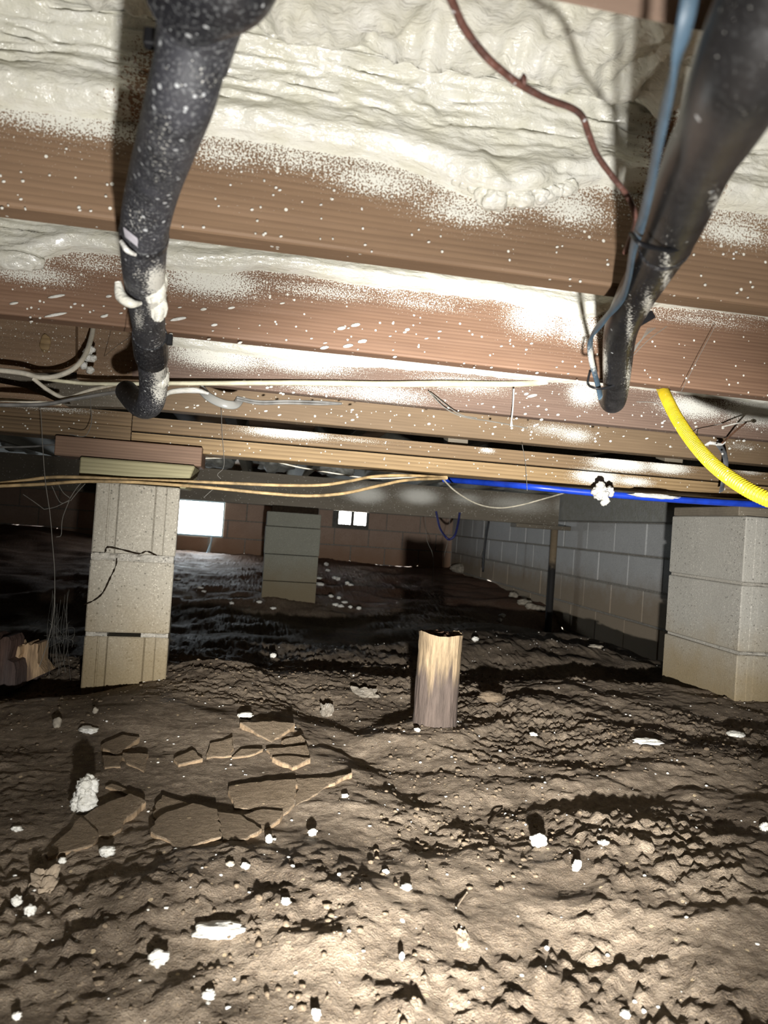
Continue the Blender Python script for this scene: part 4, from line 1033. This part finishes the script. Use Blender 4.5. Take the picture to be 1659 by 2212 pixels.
cable('thin_wire', cp([(-30, 966, 2.3), (60, 965, 2.3), (125, 960, 2.3)]), 0.003, 'grey', 'grey wire passing under the beam at the far left edge', 'wire')
cable('rope_loop', cp([(942, 1105, 5.115), (950, 1140, 5.08), (963, 1160, 5.0), (972, 1165, 5.0), (983, 1155, 5.0), (990, 1128, 5.08), (993, 1108, 5.115)]), 0.008, 'bluedark', 'dark blue rope loop hanging from the far girder', 'rope')
cable('black_cord', cp([(1056, 1125, 6.3), (1050, 1160, 6.3), (1046, 1195, 6.3), (1043, 1235, 6.3)]), 0.010, 'blk', 'dark cord hanging against the right wall near the corner', 'cord')
cable('metal_strap', cp([(1548, 955, 1.80), (1562, 975, 1.82), (1568, 1000, 1.84), (1564, 1030, 1.86), (1558, 1062, 1.90)]), 0.0085, 'silver', 'bent grey metal strap hanging behind the yellow tube', 'strap', 10, 8, flat=0.25, flatdir=(0, 1, 0))
nl = thing('long_nail', 'rusty nail with a white foam tip sticking out beside the yellow tube', 'nail', tuple(at(1560, 955, Y=1.74)))
tube('shank', cp([(1560, 957, 1.735), (1590, 930, 1.66), (1612, 912, 1.62)]), 0.0022, M['rust'], nl, 8, 5)
mk('foam_tip', lumpV((0.006, 0.005, 0.005), 7, 0.3, 1.5, 2)[0]+np.array(at(1628, 909, Y=1.61)), ico(2)[1], M['foamchunk'], nl, True, loc=tuple(at(1628, 909, Y=1.61)))
tube('foam_thread', cp([(1625, 909, 1.612), (1590, 915, 1.64), (1560, 922, 1.68)]), 0.0018, M['foamchunk'], nl, 6, 5)
cable('foam_tatter', cp([(1522, 962, 1.78), (1535, 957, 1.77), (1556, 960, 1.77), (1566, 955, 1.77)]), [0.003, 0.005, 0.004, 0.003], 'foamchunk', 'white foam tatter on the metal strap', 'foam bead')
# blocking at the left between the joists
def face_board(name, quad, Y, th, mat, label, knot=None):
    P = [at(x, y, Y=Y) for x, y in quad]
    V = [tuple(p) for p in P] + [(p.x, p.y+th, p.z) for p in P]
    F = [(3, 2, 1, 0), (4, 5, 6, 7), (0, 1, 5, 4), (1, 2, 6, 5), (2, 3, 7, 6), (3, 0, 4, 7)]
    cen = sum((Vector(v) for v in V), Vector())/8
    o = mk(name, V, F, mat, loc=tuple(cen), attr={'spray': np.full(8, 0.16)}); tag(o, label, 'board'); return o
fb = face_board('blocking_board', [(-60, 640), (163, 660), (163, 797), (-60, 800)], 1.72, 0.04, M['blockw'], 'knotty blocking board at the far left below the reddish joist')
fb2 = face_board('blocking_board', [(166, 660), (300, 680), (300, 822), (166, 818)], 1.745, 0.04, M['blockw'], 'short grey-brown blocking board behind the looping white cable')
p = at(98, 742, Y=1.718); V, F = lumpV((0.012, 0.003, 0.020), 5, 0.3, 1.4, 2); mk('knot', V+np.array(p), F, M['board'], fb, True, loc=tuple(p), attr={'spray': np.zeros(len(V))})
face_board('blocking_board', [(-60, 800), (290, 815), (300, 880), (-60, 872)], 1.90, 0.04, M['girder'], 'dark recessed board behind the cables at far left')
face_board('splinter_board', [(-40, 820), (55, 838), (150, 880), (-40, 868)], 1.80, 0.02, M['blockw'], 'broken slanting board end behind the cables at far left')
p = np.array(at(190, 778, Y=1.66)); V = []; F = []
for k in range(8):
    rg = rnd(k+170); v, f_ = lumpV((0.008, 0.007, 0.008), 180+k, 0.5, 2.0, 2); off = np.array((rg.uniform(-0.008, 0.010), rg.uniform(-0.006, 0.004), rg.uniform(-0.022, 0.024)))
    F += (f_+len(V)).tolist(); V += (v+off+p).tolist()
tag(mk('foam_clump', V, F, M['foamchunk'], None, True, loc=tuple(p)), 'crumbly white foam clump hanging beside the looping white cable', 'foam clump')

# ------------------------------------------------------------------ cobwebs
def web(label, threads, r=0.0006):
    parts = []
    for th in threads:
        S = spline([tuple(p) for p in th], 6); parts.append(tubeVF(S, r, 4))
    V, F = cat(parts); o = mk('cobweb', V, F, M['web'], None, False, loc=tuple(threads[0][0])); return tag(o, label, 'cobweb')
A = lambda l, Y: [at(x, y, Y=Y) for x, y in l]
web('long cobweb thread hanging down left of the left pier', [A([(88, 885), (92, 960), (98, 1040), (108, 1110), (113, 1170), (118, 1240), (116, 1320), (105, 1380), (85, 1440)], 1.80)], 0.0008)
web('short curled thread hanging over the beam left of the pipe elbow', [A([(195, 835), (196, 880), (198, 910), (190, 935), (178, 943), (150, 938)], 1.90)], 0.0009)
rg = rnd(8)
th = []
for k in range(16):
    x = rg.uniform(110, 150); th.append(A([(x, 1270+rg.uniform(0, 50)), (x+rg.uniform(-12, 12), 1370+rg.uniform(-20, 20)), (x+rg.uniform(-30, 25), 1450+rg.uniform(-20, 20))], 2.05+rg.uniform(-.05, .1)))
for k in range(10):
    th.append(A([(rg.uniform(95, 155), rg.uniform(1330, 1400)), (rg.uniform(95, 160), rg.uniform(1330, 1400)), (rg.uniform(95, 160), rg.uniform(1330, 1400))], 2.05+rg.uniform(-.03, .05)))
web('dense tangled cobweb in the dark left of the left pier', th, 0.00028)
th = [A([(118, 1030), (135, 1062), (150, 1075)], 1.95), A([(112, 1050), (130, 1085), (150, 1082)], 1.95), A([(150, 1080), (135, 1120), (132, 1155), (122, 1160)], 1.95), A([(150, 1078), (165, 1055), (178, 1040)], 1.95), A([(152, 1082), (170, 1060), (184, 1045)], 1.95), A([(95, 1100), (75, 1085), (50, 1068)], 1.95), A([(150, 1080), (120, 1095), (95, 1100)], 1.95)]
web('ragged cobweb strung from the tan cables left of the left pier', th, 0.0009)
th = [A([(1366, 770), (1400, 735), (1440, 705)], 1.05)] + [A([(1366+k, 765-4*k), (1385+3*k, 735-3*k), (1400+4*k, 708)], 1.05) for k in range(5)]
web('white cobweb fan between the right pipe and the reddish joist', th, 0.0005)
web('cobweb thread slanting across the reddish joist right of the pipe', [A([(1545, 705), (1510, 770), (1472, 845)], 1.22)], 0.0005)
web('cobweb threads draped over the yellow tube', [A([(1375, 868), (1420, 872), (1455, 900), (1490, 930), (1510, 925), (1560, 915)], 1.3), A([(1458, 870), (1462, 900), (1475, 930), (1490, 945)], 1.22), A([(1470, 915), (1500, 945), (1508, 925)], 1.24)], 0.0008)
web('thread dropping from the beam to the tan cables right of the left pier', [A([(478, 885), (480, 940), (484, 1005), (470, 1025), (476, 1040), (440, 1075)], 1.98)], 0.0007)
web('pale cobweb strand crossing the dark joist and plank', [A([(925, 845), (960, 880), (1000, 900), (1060, 910), (1140, 925)], 1.72), A([(930, 848), (990, 893), (1030, 903)], 1.72)], 0.0013)
web('cobweb thread strung between the pipe coupling and blocking board', [[at(292, 722, D=.96), at(255, 745, Y=1.4), at(225, 770, Y=1.74)]], 0.0005)
web('cobweb strand hanging before the right wall below the far girder', [A([(1048, 1128), (1044, 1180), (1037, 1200)], 5.1)], 0.0016)
web('left one of two cobweb strands hanging below the far girder', [A([(918, 1112), (922, 1165), (934, 1195), (936, 1225), (934, 1265)], 5.1)], 0.0016)
web('right one of two cobweb strands hanging below the far girder', [A([(972, 1116), (968, 1165), (960, 1200), (958, 1230)], 5.1)], 0.0016)
web('thread with white beads dangling below the boards near the blue pipe', [A([(1128, 960), (1135, 1000), (1139, 1060)], 1.96)], 0.0007)

# ------------------------------------------------------------------ stumps
zb = STUMP.z; ztop = at(955, 1372, D=STUMP.y/ray(948, 1572).y).z
M['stump'] = stump_mat('rotten_post_wood', zb+0.085, zb+0.15, (160, 139, 110), (98, 86, 78))
M['stumptop'] = plain('dark_post_top', (58, 44, 34), 0.95, 0.4, 90, 0.1, 0.004)  # top of the stump, darker brown than its sides
sr = 0.046; d_s = STUMP.y/ray(948, 1572).y; sr = 0.5*96*d_s/FPX
ST = thing('wooden_stump', 'short round rotten wooden stump standing in the middle of the soil', 'stump', tuple(STUMP))
na, nz = 72, 40; V = []
for i in range(nz):
    t = i/(nz-1); z = zb-0.05+(ztop-zb+0.05)*t
    for k in range(na):
        a = 2*math.pi*k/na
        rr = sr*(1 + 0.06*(fbm(np.array(a*9.0), np.array(t*2.2), 4, 3)-0.5) + 0.10*(vn(np.array(a*5), np.array(t*9.), 6)-0.5)*(0.35+0.4*t) + 0.10*max(0, 0.22-t)/0.22)
        zz = z + (0.009*(vn(np.array(a*2.), np.array(1.), 8)-0.5)+0.003*(vn(np.array(a*6.), np.array(1.), 9)-0.5) if i == nz-1 else 0)
        V.append((STUMP.x+rr*math.cos(a), STUMP.y+sr*0.8+rr*math.sin(a), zz))
mk('trunk', V, gridF(nz, na, True)[:, ::-1].tolist(), M['stump'], ST, True, loc=tuple(STUMP))
V = []; nr = 8
for i in range(nr):
    for k in range(na):
        a = 2*math.pi*k/na; rr = sr*0.97*(nr-1-i)/(nr-1)*(1 + 0.06*(fbm(np.array(a*9.0), np.array(2.2), 4, 3)-0.5))
        V.append((STUMP.x+rr*math.cos(a), STUMP.y+sr*0.8+rr*math.sin(a), ztop-0.004+0.016*(fbm(np.array(math.cos(a)*rr*120), np.array(math.sin(a)*rr*120), 5, 3)-0.5)*(1 if i else 0.3)))
mk('rotten_top', V, gridF(nr, na, True)[:, ::-1].tolist(), M['stumptop'], ST, False, loc=(STUMP.x, STUMP.y, ztop))
# broken stump at the left edge: splintered slabs of wood standing together
D0 = 1.88
M['stump2'] = stump_mat('splintered_wood', CZ-0.50, CZ-0.44, (226, 192, 152), (140, 116, 98))
M['stump3'] = stump_mat('weathered_wood', CZ-0.50, CZ-0.35, (112, 90, 80), (104, 92, 88))
BS = thing('broken_stump', 'splintered broken wooden stump at the left edge of the photo', 'stump', tuple(at(40, 1490, D=D0)))
def splint(name, outline, D, th, mat, seed):
    P = [at(x, y, D=D) for x, y in outline]; n = len(P); back = np.array(fw)*th
    V = [np.array(p) for p in P]+[np.array(p)+back for p in P]
    F = [list(range(n))[::-1], [n+i for i in range(n)]]+[(i, (i+1) % n, n+(i+1) % n, n+i) for i in range(n)]
    F = [f[::-1] if k >= 2 else f for k, f in enumerate(F)]
    return mk(name, V, F, mat, BS, loc=tuple(world_loc(BS)))
splint('bark_slab', [(-60, 1400), (-20, 1372), (0, 1383), (8, 1376), (18, 1376), (24, 1386), (22, 1400), (16, 1425), (30, 1432), (34, 1450), (32, 1490), (10, 1505), (-60, 1520)], D0-0.03, 0.07, M['stump3'], 1)
splint('splinter', [(14, 1425), (19, 1398), (24, 1392), (28, 1384), (31, 1390), (35, 1388), (38, 1396), (43, 1398), (44, 1412), (40, 1418), (42, 1425), (38, 1450), (36, 1470), (24, 1475)], D0+0.01, 0.05, M['stump2'], 2)
splint('splinter', [(30, 1430), (36, 1415), (42, 1420), (48, 1392), (52, 1391), (54, 1394), (60, 1389), (64, 1394), (70, 1393), (74, 1390), (82, 1391), (81, 1432), (98, 1454), (80, 1462), (60, 1472), (36, 1476)], D0+0.03, 0.06, M['stump2'], 3)
splint('bark_slab', [(-40, 1440), (60, 1440), (82, 1460), (60, 1530), (-40, 1545)], D0+0.06, 0.08, M['stump3'], 4)

# ------------------------------------------------------------------ caked mud slabs
def cr2(l): return [(x*0.5, 1450+y*0.5) for x, y in l]
slabs = [
 ('large caked mud slab lowest of the cracked patch', [(650,712),(665,675),(690,660),(760,635),(830,608),(935,632),(955,735),(860,755),(770,775),(735,745)], .016),
 ('mud slab with curved rim right of the foam clump', [(345,655),(440,612),(560,570),(628,600),(545,655),(520,700),(470,728),(428,722)], .018),
 ('narrow mud slab nearest the left edge of the cracked patch', [(195,800),(262,740),(345,665),(425,728),(400,758),(300,790),(205,820)], .016),
 ('small mud slab tucked above the large lowest slab', [(662,640),(668,600),(700,558),(800,592),(826,603),(690,655)], .012),
 ('mud slab joined to the right side of the large lowest slab', [(940,633),(1038,652),(1130,702),(1060,735),(960,742)], .014),
 ('small mud slab at the right edge of the cracked patch', [(1042,646),(1135,615),(1222,632),(1188,672),(1135,700)], .012),
 ('broad mud slab in the middle of the cracked patch', [(985,525),(1150,500),(1278,500),(1272,585),(1222,628),(1135,612),(1010,602)], .014),
 ('long mud slab at the right tip of the cracked patch', [(1250,482),(1430,480),(1520,465),(1420,505),(1350,545),(1278,583),(1284,500)], .011),
 ('tilted tan-edged mud slab at the top of the cracked patch', [(1035,250),(1100,240),(1180,245),(1272,262),(1175,312)], .018),
 ('thin mud slab below the tilted tan-edged slab', [(1215,318),(1300,290),(1318,322),(1250,330)], .010),
 ('wedge mud slab with pale front edge at upper right of the patch', [(1175,398),(1225,392),(1340,400),(1262,432)], .018),
 ('flat mud slab behind the pale-edged wedge', [(1150,348),(1325,340),(1340,396),(1185,392)], .010),
 ('upright-looking flat mud slab in the upper middle of the patch', [(905,330),(1005,306),(1000,372),(892,384)], .012),
 ('small mud slab with light edge left of centre', [(750,395),(830,360),(875,395),(770,415)], .014),
 ('brown mud slab highest on the left mound', [(435,340),(530,300),(602,310),(500,372)], .016),
 ('little mud slab left of the brown highest one', [(440,384),(528,386),(520,420),(452,426)], .012),
 ('mud slab directly below the brown highest one', [(528,376),(640,380),(622,440),(545,408)], .012),
 ('thin pale sliver of mud beside the foam clump', [(455,512),(480,506),(622,543),(615,556),(530,540)], .010),
 ('dark mud slab with a thin light edge in the patch centre', [(1000,380),(1040,352),(1135,350),(1100,366)], .010),
]
for k, (lab, ol, th) in enumerate(slabs):
    W = [onground(px, py) for px, py in cr2(ol)]
    # densify the outline with small raggedness
    pts = []; rg = rnd(300+k)
    for i in range(len(W)):
        a, b_ = W[i], W[(i+1) % len(W)]; L = (b_-a).length; m_ = max(1, int(L/0.012))
        for j in range(m_):
            p = a.lerp(b_, j/m_); q = 0.0028 if j else 0.0
            pts.append((p.x+rg.uniform(-q, q), p.y+rg.uniform(-q, q)))
    P = np.array(pts); cx, cy = P.mean(0)
    A_ = np.stack([P[:,0]-cx, P[:,1]-cy, np.ones(len(P))], -1); zg = ground(P[:,0], P[:,1], False)
    co, *_ = np.linalg.lstsq(A_, zg, rcond=None); tilt = 0.07 if 'tilted' not in lab else 0.16
    co = co + np.array((0, tilt, 0))
    zt = A_@co + th*0.55
    n = len(P); ins = 0.985
    Pi = np.array((cx, cy)) + (P-np.array((cx, cy)))*ins
    T1 = [(x, y, z) for (x, y), z in zip(Pi, zt)]; T2 = [(x, y, z-0.002) for (x, y), z in zip(P, zt)]
    Bm = [(cx+(x-cx)*1.0, cy+(y-cy)*1.0, z-th-0.008) for (x, y), z in zip(P, zt)]
    V = T1+T2+Bm
    area = 0.5*sum(P[i][0]*P[(i+1) % n][1]-P[(i+1) % n][0]*P[i][1] for i in range(n))
    F = [list(range(n))] + [(i, n+i, n+(i+1) % n, (i+1) % n) for i in range(n)] + [(n+i, 2*n+i, 2*n+(i+1) % n, n+(i+1) % n) for i in range(n)]
    if area < 0: F = [f[::-1] for f in F]
    o = mk('mud_slab', V, F, M['mud'], loc=(cx, cy, float(zt.mean()-th)))
    o.data.materials.append(M['mudedge'])
    for pi, pg in enumerate(o.data.polygons):
        if pi > n: pg.material_index = 1
    tag(o, lab, 'mud slab', 'cracked mud slabs')

# ------------------------------------------------------------------ foam scraps and litter on the soil
def scrap(px, py, wpx, hpx, seed, label, flat=0.7, rough=0.6, name='foam_scrap', mat='foamchunk', cat_='foam scrap', sub=3, group=None, freq=2.0):
    p = onground(px, py+hpx*0.45); d = (p-CAMP).dot(fw); s = d/FPX
    w_, h_ = wpx*s/2, hpx*s/2
    el = (CZ-p.z)/max(p.y, .3)
    hz = max(h_*0.95, 0.002)
    V, F = lumpV((w_, max(w_*flat, h_*0.8), hz), seed, rough, freq, sub)
    V = V + np.array((p.x, p.y+w_*flat*0.4, gz(p.x, p.y)+hz*0.75))
    o = mk(name, V, F, M[mat], None, sub > 2, loc=(p.x, p.y, p.z)); return tag(o, label, cat_, group)
# the large clump beside the cracked patch: a stack of knobs
p = onground(178, 1757); V = []; F = []; s = (p-CAMP).dot(fw)/FPX
for k, (ox, oz, r) in enumerate([(0, 12, 18), (12, 14, 15), (-10, 26, 17), (8, 34, 18), (-2, 44, 18), (14, 50, 15), (2, 62, 15), (-4, 56, 14), (6, 70, 11), (-14, 16, 12), (18, 64, 10)]):
    v, f_ = lumpV((r*s, r*s*0.8, r*s), 500+k, 0.6, 2.2, 2); F += (f_+len(V)).tolist(); V += (v+np.array((p.x+ox*s, p.y+0.004*(k % 3), p.z+oz*s))).tolist()
tag(mk('foam_clump', V, F, M['foamchunk'], None, True, loc=tuple(p)), 'large white foam clump standing on the soil left of the cracked mud patch', 'foam clump')
S_ = [
 (1165, 1815, 38, 34, 'roundish white foam lump alone on the soil, right of centre'),
 (1247, 1870, 20, 26, 'small foam lump lower right of the roundish lone lump'),
 (470, 2018, 118, 26, 'long flat ragged white foam strip near the bottom of the photo'),
 (340, 2072, 42, 36, 'angular white foam scrap just below the long flat strip, to its left'),
 (450, 2155, 30, 22, 'off-white foam nub near the bottom edge below the long strip'),
 (683, 2190, 22, 26, 'white foam nub at the very bottom edge of the photo'),
 (35, 1952, 22, 26, 'upper left of two foam nubs side by side at the left edge'),
 (63, 1968, 24, 28, 'lower right of two foam nubs side by side at the left edge'),
 (617, 1950, 22, 16, 'small oval foam bit above the end of the long flat strip'),
 (675, 1798, 20, 18, 'white foam nub right of the largest mud slab'),
 (580, 1815, 15, 20, 'thin white foam bit just under the largest mud slab'),
 (1403, 1603, 64, 15, 'long white foam stick on the soil in front of the right pier'),
 (1594, 1590, 40, 12, 'thin white foam sliver near the right edge in front of the right pier'),
 (190, 1579, 40, 14, 'flat white foam scrap on the mound before the left pier'),
 (530, 1546, 36, 13, 'flat foam scrap above the tilted mud slab'),
 (833, 1885, 16, 12, 'small pale foam bit below the centre of the photo'),
 (878, 1918, 24, 14, 'shiny white foam bit lower right of the small pale one'),
 (1305, 1822, 24, 12, 'small flat foam bit right of the roundish lone lump'),
 (530, 1872, 20, 15, 'foam nub below the mud patch, above the long flat strip'),
 (133, 1862, 18, 14, 'foam nub by the tip of the narrow mud slab'),
 (230, 1846, 34, 22, 'dirty foam scrap under the curved-rim mud slab'),
 (35, 1791, 22, 14, 'foam nub at the left edge level with the mud patch'),
 (590, 1418, 14, 11, 'white foam bit far back between pier and stump'),
 (902, 1577, 13, 10, 'white foam bit at the foot of the wooden stump'),
 (1153, 1590, 18, 9, 'flat foam bit on dark soil right of the stump'),
 (1652, 1787, 16, 22, 'foam nub cut by the right edge of the photo'),
 (745, 1720, 16, 10, 'flat foam bit near the right tip of the mud patch'),
 (1027, 1380, 14, 12, 'foam bit right behind the wooden stump'),
 (1352, 2195, 25, 15, 'pale foam bit at the bottom edge, right of centre'),
 (35, 2198, 20, 18, 'foam nub in the bottom left corner'),
 (868, 2067, 12, 16, 'tiny upright foam bit near the bottom centre'),
 (1080, 1340, 12, 8, 'tiny foam bit on the dark rise behind the stump'),
]
for k, (px, py, w_, h_, lab) in enumerate(S_):
    scrap(px, py, w_, h_, 600+k, lab, 0.5 if w_ > 50 else 0.8, 0.45, freq=1.5)
rg = rnd(12)
far_bits = [(725, 1306), (745, 1301), (757, 1311), (775, 1314), (736, 1309), (590, 1314), (708, 1232), (730, 1250), (750, 1259), (715, 1287), (723, 1248), (688, 1250), (705, 1218), (757, 1263), (692, 1262), (732, 1291), (440, 1277), (432, 1270), (384, 1250), (500, 1303), (560, 1300), (745, 1205), (840, 1213), (1085, 1330)]
for k, (px, py) in enumerate(far_bits):
    scrap(px, py, rg.uniform(9, 17), rg.uniform(5, 9), 700+k, 'pale foam bit scattered on the far soil around the far pier', 0.8, 0.5, sub=2, group='foam bits on the far soil')
for k, (px, py, w_, h_) in enumerate([(1133, 1300, 34, 16), (1150, 1310, 30, 16), (1168, 1315, 26, 14), (1110, 1285, 22, 14), (1180, 1316, 20, 10), (1290, 1397, 34, 8), (1275, 1382, 12, 7)]):
    scrap(px, py, w_, h_, 760+k, 'pale mortar crumb heaped along the foot of the right wall', 0.7, 0.5, 'mortar_crumb', 'stone', 'rubble', 2, 'rubble along the right wall')
scrap(997, 1228, 46, 24, 801, 'pale dome-shaped stone by the far right corner', 0.8, 0.12, 'dome_stone', 'stone', 'stone', 3)
scrap(1065, 1508, 58, 24, 802, 'dark flat stone half buried right of the stump', 0.8, 0.3, 'buried_stone', 'mud', 'stone', 3)
for k, (px, py, w_, h_, lab) in enumerate([(205, 1536, 12, 16, 'small stone on the mound left of the left pier foot'), (122, 1560, 20, 26, 'brown stone on the slope at far left'), (1402, 1618, 34, 12, 'dirt crumb under the long white foam stick'), (497, 1867, 20, 12, 'brown pebble below the mud patch')]):
    scrap(px, py, w_, h_, 820+k, lab, 0.8, 0.35, 'stone', 'stone' if k != 2 else 'mud', 'stone', 2)
# crumpled scraps
def crumple(px, py, wpx, hpx, seed, label, mat, name):
    p = onground(px, py+hpx*0.5); s = (p-CAMP).dot(fw)/FPX; nn = 12; V = []
    for i in range(nn):
        for j in range(nn):
            u, v = i/(nn-1)-0.5, j/(nn-1)-0.5; e = 1-0.5*vn(np.array(u*5+9), np.array(v*5.), seed)
            V.append((p.x+u*wpx*s*e*1.2, p.y+v*0.03, p.z+(v+0.5)*hpx*s*0.9*e + 0.35*hpx*s*(fbm(np.array(u*7.+3), np.array(v*7.), seed, 2)-0.5)))
    V = np.array(V); n = len(V); F = gridF(nn, nn).tolist()
    V2 = np.concatenate([V, V+np.array((0, 0.0012, -0.0006))])
    bd = [i*nn for i in range(nn)]+[(nn-1)*nn+j for j in range(1, nn)]+[i*nn+nn-1 for i in range(nn-2, -1, -1)]+[j for j in range(nn-2, 0, -1)]
    F2 = F+[[i+n for i in f[::-1]] for f in F]+[(bd[i], bd[(i+1) % len(bd)], n+bd[(i+1) % len(bd)], n+bd[i]) for i in range(len(bd))]
    return tag(mk(name, V2, F2, M[mat], loc=tuple(p)), label, 'litter')
crumple(94, 1898, 55, 46, 3, 'crumpled brown paper scrap on the soil at left', 'paper', 'paper_scrap')
crumple(705, 1531, 30, 28, 5, 'crumpled pale plastic scrap on the dark soil beyond the mud patch', 'foil', 'plastic_scrap')
crumple(1000, 2026, 30, 18, 8, 'small torn dry leaf with stem near the bottom centre', 'paper', 'dry_leaf')
crumple(790, 1493, 60, 22, 9, 'grey flattened plastic scrap left of the stump', 'foil', 'plastic_scrap')
cable('twig', [tuple(onground(x, y)+Vector((0, 0, .004))) for x, y in ((985, 1968), (997, 1950), (1008, 1935))], 0.0012, 'paper', 'thin dry stalk lying near the bottom centre', 'twig', 6)
cable('twig', [tuple(onground(x, y)+Vector((0, 0, .004))) for x, y in ((1055, 1785), (1070, 1765), (1085, 1750))], 0.0014, 'dark', 'thin dark twig on the soil right of the patch', 'twig', 6)
# crumbs and pebbles: uncountable
def crumbs(name, label, cat_, n, seed, rmin, rmax, mat, x0, x1, y0, y1, powr, clump=None):
    rg = np.random.default_rng(seed); Vi, Fi = ico(0)
    x = rg.uniform(x0, x1, n); y = y0+(y1-y0)*rg.random(n)**1.3
    if clump is not None:
        k = vn(x*2.6, y*2.6, clump) > 0.42+0.25*rg.random(n); x, y = x[k], y[k]; n = len(x)
    r = rmin+(rmax-rmin)*rg.random(n)**powr
    z = ground(x, y) + r*0.1
    J_ = Vi[None]*(1+0.55*(rg.random((n, 12, 1))-0.5))*r[:,None,None]*np.stack([1+0.5*rg.random(n), 1+0.5*rg.random(n), 0.6+0.4*rg.random(n)], -1)[:,None,:]
    V = (J_+np.stack([x, y, z], -1)[:,None,:]).reshape(-1, 3); F = (Fi[None]+12*np.arange(n)[:,None,None]).reshape(-1, 3)
    o = mk(name, V, F, M[mat], None, False, loc=(0, 1.2, CZ-0.46)); o['kind'] = 'stuff'; return tag(o, label, cat_)
crumbs('soil_crumbs', 'loose brown soil crumbs strewn all over the ground', 'soil', 30000, 1, 0.0007, 0.0048, 'pebble', -1.15, 1.45, 0.5, 2.4, 6.0, 61)
crumbs('foam_crumbs', 'fine white foam crumbs sprinkled over the soil', 'foam', 2200, 2, 0.0006, 0.0030, 'foamchunk', -1.3, 1.6, 0.5, 3.4, 2.5)
